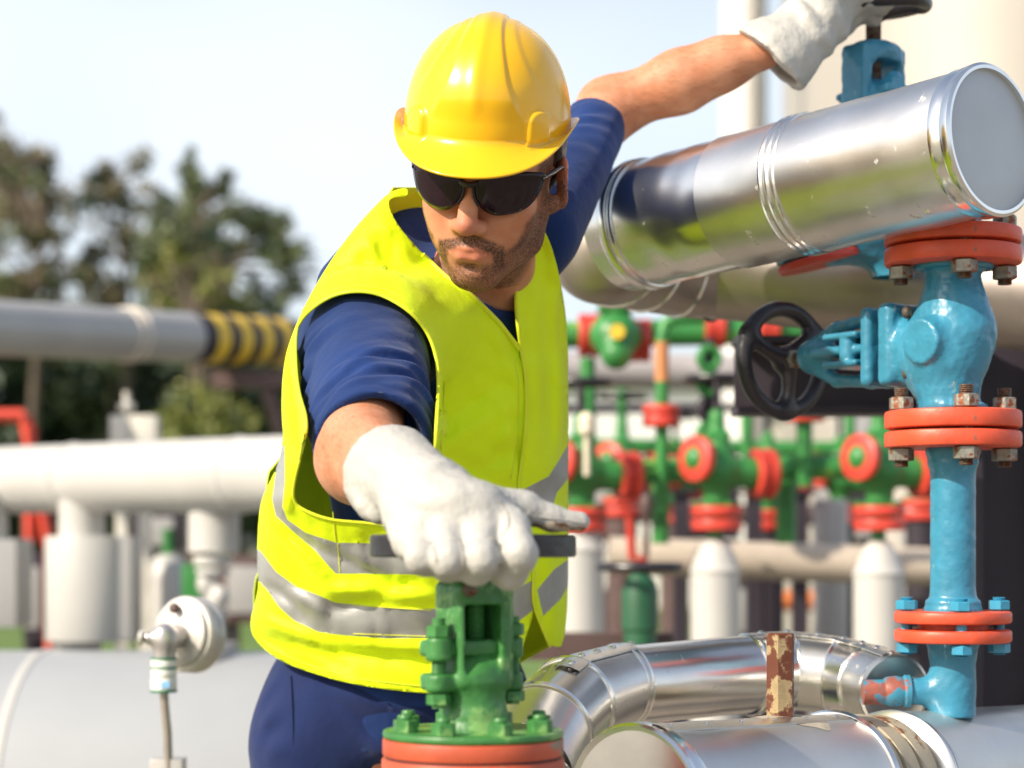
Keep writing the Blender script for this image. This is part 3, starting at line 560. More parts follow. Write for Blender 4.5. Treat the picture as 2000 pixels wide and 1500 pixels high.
for x0, x1, y0, y1, d, mt, lb in ((1100, 1240, 880, 1060, 9.5, M_brown, 'brown machine box far behind, near the vest'), (1290, 1440, 900, 1055, 9.8, M_dark, 'dark machine box far behind the middle white column'), (1600, 1700, 905, 1050, 9.3, M_grayp, 'grey machine box far behind, left of the blue riser'), (1640, 1700, 790, 900, 10.5, M_white, 'tall pale box far behind, under the blue globe valve'),
    (1180, 1260, 1150, 1240, 8.8, M_dark, 'dark low box behind the green wheel post'), (1400, 1460, 1130, 1250, 8.5, M_brown, 'brown low box behind the middle white column'), (270, 365, 1000, 1078, 9.0, M_dark, 'dark box between the pipe supports, just under the white pipe'), (435, 560, 1085, 1215, 8.6, M_brown, 'brown machine box beside the vest on the left'), (60, 100, 1080, 1250, 8.8, M_dark, 'dark box behind the drum shaped support')):
    s = d / 4000; c = P((x0 + x1) / 2, (y0 + y1) / 2, d); w_, h_ = (x1 - x0) / 2 * s, (y1 - y0) / 2 * s; t = thing('machine_box', lb, 'box', c * V(1, 1, 0), 'machine boxes in the background')
    m = MB(); m.box(c, V(w_, .15, h_), None, .01); part('housing', m, mt, t)
    m = MB(); m.box(c - V(0, .155, 0), V(w_ * .7, .008, h_ * .7), None, .003); part('cover', m, M_grayp if mt is not M_grayp else M_dark, t)
    m = MB(); zt = (c[2] - h_) / 2; m.box(V(c[0] - w_ * .7, d, zt - .002), V(.02, .1, zt - .004)); part('leg', m, M_dark, t); m = MB(); m.box(V(c[0] + w_ * .7, d, zt - .002), V(.02, .1, zt - .004)); part('leg', m, M_dark, t)
# ================================================================== PIPEWORK AROUND THE WORKER
# ---- upper insulated pipe, running from beside the head to the near right
pA, pB = P(1930, 275, 2.50), P(1226, 447, 2.96); axu = nrm(pA - pB); Lu = np.linalg.norm(pA - pB)
up = thing('insulated_pipe', 'thick shiny clad pipe with a round flat end cap, slanting past the worker\'s raised arm', 'insulated pipe', pB)
sU = lambda s: pB + axu * Lu * s
part('cladding_sheet', cladseg([sU(.0), sU(.36)], .0895, seed=4), M_clad, up)
part('cladding_sheet', cladseg([sU(.345), sU(.565)], .0903, seed=5), M_clad2, up, label='dull weathered sheet of the cladding')
part('cladding_sheet', cladseg([sU(.55), sU(.985)], .0908, seed=6), M_clad2, up)
b = MB(); bead(b, sU(.06), axu, .0905, .008, .004); bead(b, sU(.085), axu, .0905, .004, .003); part('band', b, M_band, up)
b = MB(); bead(b, sU(.535), axu, .091, .0045, .0028); bead(b, sU(.553), axu, .091, .0045, .0028); bead(b, sU(.570), axu, .091, .003, .002); part('band', b, M_band, up)
b = MB(); b.lathe(sU(.962), axu, [(.089, 0), (.0925, .001), (.0935, .006), (.0925, .012), (.092, .018), (.0945, .022), (.0945, .030), (.091, .033), (.087, .033), (.087, .026)], seg=96); part('end_rim', b, M_band, up)
b = MB(); b.lathe(sU(.955), axu, [(1e-7, .0), (.0888, .0), (.0888, .030), (.086, .0312), (.04, .0308), (1e-7, .0304)], seg=96); part('end_cap', b, M_capend, up)
b = MB(); pts = [sU(.955 + .01 * k) + radial(axu, a) * (.0955) for k, a in ((2, -12), (4, -30), (5, -50), (5, -75), (4, -95))]; b.tube(pts, .003, seg=8); part('sealing_strip', b, M_dark, up)
b = MB()
for a, s in ((150, .57), (152, .9)): rivet(b, sU(s) + radial(axu, a) * .0912, radial(axu, a))
part('rivet', b, M_band, up)

# ---- return pipe underneath with a mitred bend
rp_pts = [P(1163, 480, 3.08), P(1200, 486, 3.16), P(1260, 498, 3.22), P(1330, 510, 3.26), P(1400, 518, 3.28), P(2150, 585, 3.02)]
M_ret = pm('brownish_cladding', (.40, .345, .31), .42, .9, .12, 9, .10, 9, rvar=.1)
rt = thing('return_pipe', 'brownish aluminium clad pipe with a mitred bend, just below the thick end capped pipe', 'insulated pipe', rp_pts[3])
m = MB(); e0 = rp_pts[0]; de = nrm(rp_pts[1] - e0); m.tube([e0 - de * .030, e0 - de * .026, e0 - de * .016, e0 + de * .002, e0 + de * .028] + rp_pts[1:5], [.004, .035, .062, .080, .087] + [.088] * 4, seg=64); part('bend', m, M_ret, rt)
m = cladseg(rp_pts[4:], .086, seed=9); part('cladding_sheet', m, M_ret, rt)
for k in (1, 2, 3, 4):
    b = MB(); bead(b, rp_pts[k], rp_pts[k + 1] - rp_pts[k - 1] if k < 4 else rp_pts[5] - rp_pts[4], .088, .004, .0035); part('band', b, M_band if k < 4 else M_dark, rt)
b = MB(); dd = nrm(rp_pts[5] - rp_pts[4])
b.box(rp_pts[4] + dd * .06 + radial(dd, 72) * .0875, V(.002, .002, .008)); part('clip', b, M_dark, rt)

# ---- valves
def hexbolt(parent, c, zt, zb, r=.0125, h=.013, mat=None, stud=.012, tmat=None, ax=(0, 0, 1), both=True, rot=None, name='bolt', lab=None):
    """stud with a hexagon nut above zt and below zb, along ax through c"""
    ax = nrm(ax); c = np.asarray(c, float); b = MB(); rot = random.random() if rot is None else rot
    b.hexn(c + ax * zt, ax, r, h, 0, rot); 
    for i in range(5): b.lathe(c + ax * (zt + h - .001 + i * stud / 5), ax, [(r * .52, 0), (r * .58, stud / 10), (r * .52, stud / 5)], 14, 1)
    if both:
        b.hexn(c + ax * (zb - h), ax, r, h, 0, rot + .4)
        for i in range(4): b.lathe(c + ax * (zb - h + .001 - (i + 1) * stud / 6), ax, [(r * .52, 0), (r * .58, stud / 12), (r * .52, stud / 6)], 14, 1)
    b.cyl(c + ax * zb, c + ax * zt, r * .5, 12, mi=1)
    o = part(name, b, [mat or M_nut, tmat or M_thread], parent, ang=28)
    if lab: o['label'] = lab
    return o
def disc(z0, z1, c, r, bev=.0025, ax=(0, 0, 1), hole=0):
    b = MB(); b.cyl(np.asarray(c) + nrm(ax) * z0, np.asarray(c) + nrm(ax) * z1, r, 96, bev); return b
def handwheel(parent, c, ax, R, r, rot=0., h=.0024, mat=None, nsp=3, squash=1.0, name='handwheel', dish=.012):
    x, y, z = frame(ax); c = np.asarray(c, float); fs = [tor(c, z, R, r)]; hub = U([cy(c - z * .022, c + z * .004, R * .20, .004), cy(c - z * .012, c + z * .006, R * .28, .006)], .004); sp = [hub]
    for k in range(nsp):
        a = rot + k * 2 * math.pi / nsp; pts = []
        for s in np.linspace(.12, 1.0, 6):
            aa = a + .28 * (s - .5); pts.append(c + (x * math.cos(aa) + y * math.sin(aa)) * R * s - z * dish * (1 - s))
        for i in range(5): sp.append(cap(pts[i], pts[i + 1], r * (.95 - .3 * math.sin(math.pi * i / 5)), r * (.95 - .3 * math.sin(math.pi * (i + 1) / 5))))
    f = U([fs[0], U(sp, .010)], .014); e = R + r + .01
    return sdfpart(name, f, c - e, c + e, h, mat or M_black, parent)[0]

D = 2.68; k_ = D / 4000.
def Q(px, py, dy=0.): return P(px, py, D + dy)
cx = Q(1861, 1000)[0]
def zc(py): return CZ - (py - HY) * k_
ax0 = V(cx, D, 0)
bv = thing('globe_valve', 'blue cast globe valve with a black handwheel between two pairs of orange flanges', 'valve', V(cx, D, zc(880)))
nb = V(-.56, .83, 0); nb = nrm(nb); mb_ = nrm(V(-.83, -.56, 0)); Bc = Q(1852, 668)
def onaxis(px):  # length along the bonnet axis whose picture column is px
    kx = (px - 1000) / F; return (kx * Bc[1] - Bc[0]) / (nb[0] - kx * nb[1])
s1, s2, sy0, sh, sw = onaxis(1798), onaxis(1762), onaxis(1742), onaxis(1592), onaxis(1529)
Rb = np.stack([mb_, nb, V(0, 0, 1)], 1)
body = U([cap(Q(1861, 515), Q(1862, 590), .036, .037), ell(Q(1872, 648), V(.046, .048, .050)), ell(Q(1848, 700), V(.052, .048, .040)), cap(Q(1850, 730), Q(1856, 790), .041, .037), cap(Q(1862, 600), Q(1868, 640), .037, .044)], .022)
body = U([body, cap(Bc, Bc + nb * (s1 - .005), .044, .043)], .024)
fl1 = bx(Bc + nb * ((s1 + s2) / 2 + .004), V(.050, abs(s2 - s1) / 2 * .8, .055), Rb, .010)
bd_ = nrm(V(-.76, -.65, 0)); boss = cy(Bc + bd_ * .02, Bc + bd_ * .060 + V(0, 0, -.002), .029, .003)
lug = U([body, boss], .010); body = U([lug, fl1], .008); body = U([body, cap(Bc + nb * .05 + V(0, 0, -.012), Q(1848, 765), .036, .034)], .02)
body = U([body, cy(Q(1861, 528), Q(1861, 512), .052, .002), cy(Q(1861, 800), Q(1861, 790), .045, .003)], .010)
_o, _v, _q = sdfpart('valve_body', lambda p: body(p) + .0006 * wob(p, 190, 3, 4) + .0007 * wob(p, 60, 8, 4), Bc - V(.2, .15, .2), Bc + V(.12, .26, .18), .0026, M_blue, bv)
# bonnet flange, yoke arms and hub
bn = U([bx(Bc + nb * (sy0 + .006), V(.048, .010, .053), Rb, .009)], 0)
hubc = Bc + nb * sh
arms = [U([cap(Bc + nb * sy0 + V(0, 0, s * .043), Bc + nb * (sy0 + .04) + V(0, 0, s * .042), .011, .0105), cap(Bc + nb * (sy0 + .04) + V(0, 0, s * .042), Bc + nb * (sh - .045) + V(0, 0, s * .037), .0090, .0090), cap(Bc + nb * (sh - .045) + V(0, 0, s * .037), hubc + V(0, 0, s * .014), .0090, .012)], .004) for s in (-1, 1)]
hub = U([cy(hubc - nb * .022, hubc + nb * .018, .021, .005), cap(hubc - nb * .022, hubc + nb * .005, .021, .021)], .006)
yk = U([U([bn] + arms, .005), hub], .006)
sdfpart('yoke', lambda p: yk(p) + .0006 * wob(p, 150, 5, 4), Bc + nb * ((sy0 + sh) / 2) - .15, Bc + nb * ((sy0 + sh) / 2) + .15, .0024, M_blue, bv)
gl = Bc + nb * (sy0 + .045)
gf = U([bx(gl + nb * .012 + mb_ * .012 + V(0, 0, .019), V(.034, .034, .0045), Rb, .004), bx(gl + nb * .012 + mb_ * .012 - V(0, 0, .019), V(.034, .034, .0045), Rb, .004), cy(gl + mb_ * .034 + nb * .004 - V(0, 0, .015), gl + mb_ * .034 + nb * .004 + V(0, 0, .015), .012, .004), cap(gl + mb_ * .034, gl + mb_ * .032 + nb * .075, .0065), bx(gl, V(.040, .006, .010), Rb, .005), bx(gl + nb * .045, V(.034, .006, .009), Rb, .005), cap(gl - mb_ * -.030 - nb * .03, gl + mb_ * .030 + nb * .045, .006), cap(gl + mb_ * .030 - nb * .03, gl + mb_ * .030 + nb * .055, .0065), cap(gl - mb_ * .030 - nb * .03, gl - mb_ * .030 + nb * .055, .0065), cap(gl - nb * .03, gl + nb * .02, .017, .014)], .0025)
sdfpart('gland', gf, gl - .1, gl + .12, .0022, M_blue, bv)
m = MB(); m.cyl(gl, Bc + nb * (sw - .004), .0095, 20)
for i in range(24): m.torus(gl + nb * (.02 + i * .004), nb, .0095, .0016, 20, 6)
part('stem', m, M_thread, bv)
m = MB(); m.hexn(Bc + nb * (sw - .030), nb, .014, .012); part('stem_nut', m, M_nut, bv)
handwheel(bv, Bc + nb * sw, nb, .0735, .0115, rot=.35)
for u, v_ in ((-1, 1), (-1, -1), (1, 1), (1, -1)):
    c = Bc + nb * (s1 - .010) + mb_ * (.036 * u) + V(0, 0, .040 * v_); m = MB(); m.lathe(c, -nb, [(.0085, 0), (.0085, .004), (.006, .007), (1e-7, .0075)], 18); part('bolt', m, M_thread, bv)
R1 = .0885
def flange(parent, py0, py1, r=R1, mat=None, label=None):
    b = disc(zc(py1), zc(py0), V(cx, D, 0), r, .004); return part('flange', b, mat or M_orange, parent, label=label)
def bolts(parent, pyt, pyb, rb, n=4, a0=-90, **kw):
    for i in range(n):
        a = math.radians(a0 + i * 360 / n); hexbolt(parent, V(cx + rb * math.cos(a), D + rb * math.sin(a), 0), zc(pyt), zc(pyb), **kw)
flange(bv, 485, 519); flange(bv, 803, 838)
bolts(bv, 446, 521, .068, h=.0165, r=.0165, stud=.012)
bolts(bv, 801, 876, .068, a0=-88, h=.0165, r=.0165, stud=.013)
b = MB(); b.cyl(V(cx, D, zc(842)), V(cx, D, zc(833)), .06, 64); b.cyl(V(cx, D, zc(488)), V(cx, D, zc(478)), .06, 64); part('gasket', b, M_dark, bv)
# riser pipe
rs = thing('riser_pipe', 'upright blue pipe with orange flanges rising from the front silver pipe on the right', 'pipe', V(cx, D, zc(1392)))
flange(rs, 843, 875, label='lower orange flange of the upper joint')
f = U([cap(V(cx, D, zc(885)), V(cx, D, zc(900)), .036, .031), cy(V(cx, D, zc(876)), V(cx, D, zc(1180)), .0293, .001), tor(V(cx, D, zc(904)), (0, 0, 1), .029, .0025), cap(V(cx, D, zc(1172)), V(cx, D, zc(1188)), .029, .038), tor(V(cx, D, zc(1176)), (0, 0, 1), .033, .003)], .006)
sdfpart('pipe', lambda p: f(p) + .00035 * wob(p, 150, 9, 4), V(cx - .06, D - .06, zc(1196)), V(cx + .06, D + .06, zc(868)), .0024, M_blue, rs)
flange(rs, 1193, 1217, .0757); flange(rs, 1229, 1254, .0757)
b = MB(); b.cyl(V(cx, D, zc(1232)), V(cx, D, zc(1214)), .045, 64); part('gasket', b, M_orange, rs)
bolts(rs, 1191, 1256, .060, a0=-92, mat=M_blue2, tmat=M_blue2, h=.0125, r=.0145, stud=.005)
tb = P(1785, 1350, D)
f = U([U([cy(V(cx, D, zc(1258)), V(cx, D, zc(1400)), .0295, .001), cap(V(cx, D, zc(1250)), V(cx, D, zc(1268)), .037, .031)], .006), cap(V(cx, D, zc(1350)), tb, .019, .0175)], .018)
sdfpart('tee', lambda p: f(p) + .0005 * wob(p, 120, 19, 4), V(cx - .12, D - .06, zc(1402)), V(cx + .06, D + .06, zc(1252)), .0024, M_blue, rs)
m = MB(); ta = P(1700, 1352, D - .0); m.tube([ta - V(.010, 0, 0), ta, tb], [.0165, .0165, .0165], 24); m.lathe(tb - V(.004, 0, 0), (-1, 0, 0), [(.017, 0), (.0215, .002), (.0215, .008), (.0185, .011), (.0205, .02), (.0185, .033), (.016, .036)], 28)
part('coupling', m, pm('worn_red_blue', (.33, .10, .07), .5, 0, .3, 40, .4, 60, spot=(.04, .23, .35), st=.46, ss=26, spot2=(.12, .04, .02), st2=.6, ss2=40), rs)

# ---- upper stub above the globe valve and the second blue valve behind the thick pipe
st = thing('pipe_stub', 'orange flange on a blue pipe stub tucked under the end of the thick silver pipe', 'pipe flange', V(cx, D, zc(483)))
flange(st, 450, 480)
f = U([cy(V(cx, D, zc(452)), V(cx, D, zc(405)), .034, .002), cap(V(cx, D, zc(445)), V(cx, D, zc(451)), .037, .044)], .008)
sdfpart('neck', f, V(cx - .06, D - .06, zc(456)), V(cx + .06, D + .06, zc(380)), .003, M_blue2, st)
D2 = 2.98
def Q2(px, py, dy=0.): return P(px, py, D2 + dy)
v2 = thing('gate_valve', 'blue valve behind the thick silver pipe, its wheel held by the raised glove', 'valve', Q2(1700, 500))
ar = nrm(V(.78, .62, 0)); br = V(-ar[1], ar[0], 0); R2 = np.stack([ar, br, V(0, 0, 1)], 1); kk = D2 / 4000
top = Q2(1706, 108); f = U([bx(Q2(1706, 112), V(.036, .030, .018), R2, .012), cy(Q2(1706, 88), Q2(1706, 110), .030, .004)], .01)
f = U([f] + [bx(Q2(1706, 160) + ar * s * .036, V(.0095, .024, .05), R2, .006) for s in (-1, 1)], .005)
f = SUB(f, bx(Q2(1708, 152), V(.0255, .06, .022), R2, .006), .003)
f = U([f, bx(Q2(1712, 186), V(.032, .05, .008), R2, .006), cy(Q2(1745, 178, -.03), Q2(1745, 140, -.03), .010, .003), bx(Q2(1745, 163, -.03), V(.013, .013, .010), R2, .003), cap(Q2(1640, 190), Q2(1660, 190), .006), cap(Q2(1706, 215), Q2(1706, 450), .045, .05)], .003)
f2 = U([f, ell(Q2(1702, 455), V(.05, .05, .03)), cap(Q2(1702, 470), Q2(1625, 480), .030, .030), cap(Q2(1725, 460), Q2(1745, 540), .03)], .02)
sdfpart('valve_body', lambda p: f2(p) + .0008 * wob(p, 110, 21, 4), Q2(1600, 545) - V(.02, .1, 0), Q2(1800, 80) + V(.04, .1, .01), .003, M_blue, v2)
m = MB(); m.cyl(Q2(1706, 15), Q2(1706, 196), .0095, 20)
for i in range(34): m.torus(Q2(1706, 18) - V(0, 0, i * .0042), (0, 0, 1), .0098, .0019, 20, 6)
part('stem', m, M_thread, v2)
m = MB(); tl = nrm(V(-.25, 0, 1)); fc = Q2(1604, 518); m.cyl(fc, fc + tl * .012, .062, 64, .003); part('flange', m, M_bred, v2)
m = MB(); m.cyl(fc + tl * .015, fc + tl * .027, .062, 64, .003); part('flange', m, M_blue2, v2)
hwc = Q2(1706, 22) + V(0, 0, .004); tw = nrm(V(-.06, -.10, 1))
handwheel(v2, Q2(1704, 14), tw, .0745, .0105, rot=-.1, dish=.010)
m = MB(); m.hexn(Q2(1706, 26) - V(0, 0, .006), (0, 0, 1), .019, .013); part('stem_nut', m, M_black, v2)

# ---- elbow pipe at the bottom
eA = [P(960, 1660, 2.42), P(1022, 1500, 2.45), P(1062, 1425, 2.52), P(1118, 1372, 2.62), P(1212, 1338, 2.72), P(1460, 1318, 2.83), P(1545, 1312, 2.86), P(1640, 1322, 2.84), P(1700, 1336, 2.79), P(1748, 1352, 2.72)]
er = [.062, .062, .061, .058, .0525, .0535, .053, .052, .050, .048]
ep = thing('elbow_pipe', 'silver clad pipe of riveted bends, low down between the green valve and the blue riser', 'insulated pipe', eA[5])
def seg(i, j, mat=M_clad, pad=.004, nme='cladding_sheet'):
    m = MB(); pts = np.array(eA[i:j + 1]); rr = np.array(er[i:j + 1]); m.tube(pts, rr, seg=72, caps=False); return part(nme, m, mat, ep)
for i in range(0, 4): seg(i, i + 1, M_clad2 if i % 2 else M_clad, nme='bend_segment')
m = MB(); n = 30; t = np.linspace(0, 1, n)[:, None]; pp = eA[4] * (1 - t) + eA[5] * t
m.tube(pp, np.linspace(er[4], er[5], n), seg=72, caps=False, disp=lambda v: v + wob(v, 18, 31)[:, None] * .0009 * nrm_rows(v - closest(v, pp))); part('cladding_sheet', m, M_clad, ep)
for i in range(5, 9): seg(i, i + 1, M_clad if i % 2 else M_clad2, nme='bend_segment')
for i in range(1, 9):
    b = MB(); a = nrm(np.array(eA[i + 1]) - np.array(eA[i - 1])); bead(b, eA[i], a, er[i] + .0005, .004, .0035)
    if i in (4, 5): bead(b, eA[i] + a * .010, a, er[i] + .0005, .003, .003)
    part('band', b, M_band, ep)
a = nrm(eA[9] - eA[8]); b = MB(); b.lathe(eA[9] - a * .012, a, [(.0485, 0), (.0505, .004), (.0505, .012), (.047, .013), (.047, .004), (.02, .003), (.02, -.02)], 64); part('open_end', b, M_clad2, ep)
def strap(i, j, ang0=8, wd=.013, n=10):
    """riveted lap strip along the top of the bend"""
    G = []; pts = []
    for s in np.linspace(i, j, n):
        k = min(int(s), len(eA) - 2); fr = s - k; c = eA[k] * (1 - fr) + eA[k + 1] * fr; r = er[k] * (1 - fr) + er[k + 1] * fr; a = nrm(eA[k + 1] - eA[k])
        row = [c + radial(a, ang0 + q) * (r + hh) for q, hh in ((-15, .0012), (-15, .0035), (-5, .0040), (6, .0040), (15, .0035), (15, .0012))]; G.append(row); pts.append((c, r, a))
    m = MB(); m.grid(np.array(G)); part('lap_strip', m, M_clad2, ep, ang=50)
    for q in range(1, n, 2):
        c, r, a = pts[q]; b = MB(); rivet(b, c + radial(a, ang0) * (r + .0038), radial(a, ang0), .0050); part('rivet', b, M_band, ep)
strap(2.6, 4.05, 12); strap(5.0, 8.9, 4, n=14)

# ---- big front pipe with end cap, rusty flange rings
q0, q1 = P(1240, 1588, 2.25), None
qa = nrm(V(.69, .72, -.03)); fr = thing('front_pipe', 'large silver clad pipe with a flat end cap crossing the bottom right corner', 'insulated pipe', q0)
def along(px): kx = (px - 1000) / F; return (kx * q0[1] - q0[0]) / (qa[0] - kx * qa[1])
l1, l2, l3 = along(1628), along(1742), along(2150); RF = .0970
def clp(a_, b_, r, mat, seed, nme='cladding_sheet'):
    m = cladseg([q0 + qa * a_, q0 + qa * b_], r, seed=seed, n=30, seg=96, dent=.0008); part(nme, m, mat, fr)
M_clad3 = pm('matte_aluminium_cladding', (.64, .625, .60), .42, .85, .10, 8, .12, 10, rvar=.1, spot=(.40, .36, .30), st=.66, ss=7)
clp(.004, l1, RF, M_clad3, 41)
b = MB(); b.lathe(q0 - qa * .006, qa, [(.0905, .004), (.096, .0), (.099, .004), (.098, .012), (.100, .02), (.098, .028)], 96); part('end_rim', b, M_band, fr)
b = MB(); b.lathe(q0 + qa * .003, -qa, [(.096, 0), (.095, .002), (1e-7, .003)], 96); part('end_cap', b, pm('stained_end_cap', (.46, .43, .38), .75, 0, .08, 10, .05, 20, spot=(.32, .31, .30), st=.53, ss=11, spot2=(.05, .2, .08), st2=.75, ss2=15), fr)
b = MB(); bead(b, q0 + qa * l1, qa, RF + .0005, .007, .005); part('band', b, M_band, fr)
d = l2 - l1
def frustum(prof, mat, nme):
    b = MB(); b.lathe(q0 + qa * l1, qa, [(r, h * d) for r, h in [(r_ * 1.045, h_) for r_, h_ in prof]], 96); part(nme, b, mat, fr)
frustum([(.070, .02), (.0925, .05), (.093, .12), (.075, .13), (.075, .2), (.0905, .22), (.0915, .42), (.088, .44), (.079, .45)], M_rustpl, 'flange_ring')
frustum([(.079, .5), (.0885, .52), (.0895, .74), (.086, .77), (.075, .78), (.075, .9), (.080, .96)], M_rustpl, 'flange_ring')
frustum([(.078, .445), (.078, .5)], M_dark, 'gasket')
frustum([(.072, .9), (.091, .97), (.094, .99), (.0945, 1.03), (.0925, 1.05)], M_clad2, 'end_rim')
clp(l2 + .01, l3, .0960, M_clad3, 44)
b = MB()
for i in range(6):
    a = 14; rivet(b, q0 + qa * (.03 + i * (l1 - .06) / 5) + radial(qa, a) * (RF + .001), radial(qa, a), .004)
part('rivet', b, M_band, fr)
m = MB(); G = np.array([[q0 + qa * s + radial(qa, a_) * (RF + h_) for a_, h_ in ((8, .0), (8, .0025), (14, .003), (21, .0025), (21, .0))] for s in np.linspace(.01, l1 - .01, 12)]); m.grid(G); part('lap_strip', m, M_clad2, fr, ang=50)
# rusty hexagonal post on top of the front pipe
lp = along(1524); pc = q0 + qa * lp + V(0, 0, RF - .004); kz = pc[1] / 4000
m = MB(); m.hexn(pc + V(0, 0, -.004), (0, 0, 1), .0175, (1398 - 1221) * kz, rot=.25); m.lathe(pc + V(0, 0, -.004), (0, 0, 1), [(.030, 0), (.024, .003), (.018, .007)], 24)
solo('rusty_post', m, M_rusty, 'short hexagonal post with flaking cream paint and rust, standing on the front silver pipe', 'post', ang=25)
m = MB(); sg = rng.normal(size=200)
G = []
for i, s in enumerate(np.linspace(lp - .05, lp + .055, 30)): G.append([q0 + qa * s + radial(qa, a_) * (RF + .0008 + .0022 * math.sin(math.pi * (j) / 8) * math.sin(math.pi * i / 29)) for j, a_ in enumerate(np.linspace((-22 + 4 * wob(V(s, 0, 0)[None], 60, 2)[0]) * math.sin(math.pi * (i + 1) / 31) ** .5, (28 + 7 * wob(V(s, 0, 1)[None], 50, 5)[0]) * math.sin(math.pi * (i + 1) / 31) ** .5, 9))])
m.grid(np.array(G)); part('sealant', m, pm('dirty_sealant', (.38, .33, .26), .75, 0, .2, 40, .5, 60, spot=(.16, .06, .03), st=.68, ss=60), fr, ang=180)

# ---- green valve in the foreground
D3 = 2.10; g3 = D3 / 4000
def G3(px, py, dy=0.): return P(px, py, D3 + dy)
gx = G3(924, 1000)[0]
def gz(py): return CZ - (py - HY) * g3
gv = thing('green_valve', 'green cast valve on a round bolted flange, its wheel under the gloved hand', 'valve', V(gx, D3, gz(1620)))
th = math.radians(28); xa = V(math.cos(th), math.sin(th), 0); ya = V(-math.sin(th), math.cos(th), 0); RG = np.stack([xa, ya, V(0, 0, 1)], 1); C3 = V(gx, D3, 0)
def g(x, y, py): return C3 + xa * x + ya * y + V(0, 0, gz(py))
f = U([cap(g(0, 0, 1345), g(0, 0, 1410), .030, .031), cap(g(0, 0, 1405), g(0, 0, 1427), .031, .043)], .02)
fr_ = SUB(bx(g(0, 0, 1240), V(.031, .030, gz(1135) - gz(1240)), RG, .008), bx(g(-.003, -.032, 1250), V(.0205, .050, gz(1250 - 70) - gz(1250)), RG, .004), .002)
fr_ = U([fr_, bx(g(.033, 0, 1240), V(.004, .021, gz(1148) - gz(1240)), RG, .003)], .002)
f = U([f, fr_, cap(g(0, 0, 1330), g(0, 0, 1345), .034, .030)], .010)
lowp = U([bx(g(-.010, -.004, 1330), V(.044, .020, .0085), RG, .004), cy(g(-.046, -.014, 1348), g(-.046, -.014, 1312), .013, .004), cy(g(.045, .0, 1350), g(.045, .0, 1315), .012, .003)], .003)
f = U([f, lowp], .0025)
sdfpart('yoke', lambda p: f(p) + .0006 * wob(p, 130, 33, 4), C3 + V(-.09, -.09, gz(1430)), C3 + V(.09, .09, gz(1125)), .0016, M_green, gv)
gp = U([bx(g(-.006, -.004, 1264), V(.050, .017, .0085), RG, .004), cy(g(-.046, -.014, 1288), g(-.046, -.014, 1242), .013, .003), cy(g(.046, .0, 1288), g(.046, .0, 1246), .011, .003), cap(g(-.004, 0, 1278), g(-.004, 0, 1300), .015, .013)], .002)
sdfpart('gland_plate', gp, C3 + V(-.08, -.08, gz(1315)), C3 + V(.08, .08, gz(1230)), .0016, M_green, gv)
for (x, y) in ((-.046, -.014), (.046, .0)):
    b = MB(); c = g(x, y, 1400) * V(1, 1, 0); b.hexn(c + V(0, 0, gz(1242)), (0, 0, 1), .0125, .012, 0, .3); b.hexn(c + V(0, 0, gz(1372)), (0, 0, 1), .0125, .011, 0, .1)
    b.cyl(c + V(0, 0, gz(1378)), c + V(0, 0, gz(1205)), .0068, 16)
    for i in range(22): b.torus(c + V(0, 0, gz(1314) + i * .0024), (0, 0, 1), .0068, .0010, 16, 6)
    part('stud', b, M_green, gv, ang=28)
m = MB(); c = g(.002, 0, 0) * V(1, 1, 0); m.cyl(c + V(0, 0, gz(1330)), c + V(0, 0, gz(1050)), .0085, 20)
for i in range(16): m.torus(c + V(0, 0, gz(1244) + i * .0037), (0, 0, 1), .0088, .0018, 20, 6)
part('stem', m, M_green, gv)
m = MB(); c = g(-.004, 0, 0) * V(1, 1, 0); m.cyl(c + V(0, 0, gz(1319)), c + V(0, 0, gz(1300)), .0165, 24); part('packing', m, pm('rusty_packing', (.28, .12, .07), .6, .2, .3, 60, .3, 90), gv)
m = MB(); m.lathe(g(-.020, -.0295, 1150), -ya, [(.0075, 0), (.0078, .004), (.0055, .006), (.0055, .010), (1e-7, .011)], 16); part('grease_nipple', m, M_thread, gv)
m = MB(); G = []
for i, s in enumerate(np.linspace(0, 1, 26)):
    wdt = .0062 * (1 - (2 * s - 1) ** 6) + .0012 * math.sin(17 * s) + .0006 * math.sin(41 * s) + .0012; off = -.004 + .008 * s + .0010 * math.sin(23 * s)
    G.append([g(.0371 + (.0006 if 0 < j < 3 else -.0006), off + wdt * q, 1180 + s * 134) for j, q in enumerate((-1, -.7, .7, 1))])
m.grid(np.array(G)); part('scraped_patch', m, M_scr, gv, ang=180, label='bare grey scraped patch on the side of the yoke')
R3 = .0925
part('flange', disc(gz(1439), gz(1425), C3, R3, .002), M_green, gv, label='green top flange')
b = disc(gz(1474), gz(1440), C3, R3 + .0003, .002); part('flange', b, M_gred, gv, label='faded red flange')
b = disc(gz(1660), gz(1478), C3, R3 + .0012, .003); part('flange', b, M_gred, gv)
b = disc(gz(1479), gz(1473), C3, R3 - .002, .000); part('gasket', b, M_dark, gv)
for i in range(8):
    a = math.radians(-67.5 + i * 45); b = MB(); c = C3 + V(math.cos(a), math.sin(a), 0) * .0735 + V(0, 0, gz(1426))
    b.hexn(c, (0, 0, 1), .0128, .013, 0, rng.random() * 1); b.lathe(c + V(0, 0, .0125), (0, 0, 1), [(.0068, 0), (.0072, .003), (.006, .0055), (1e-7, .006)], 16)
    part('bolt', b, M_green, gv, ang=28)
WC = C3 + V(.0, 0, gz(1066)); sq = [(-.011, -.0095), (-.009, -.0115), (.009, -.0115), (.0115, -.0095), (.0115, .0090), (.009, .0115), (-.009, .0115), (-.011, .0095)]
m = MB(); m.torus(WC, (0, 0, 1), .0945, 0, seg=120, sq=sq)
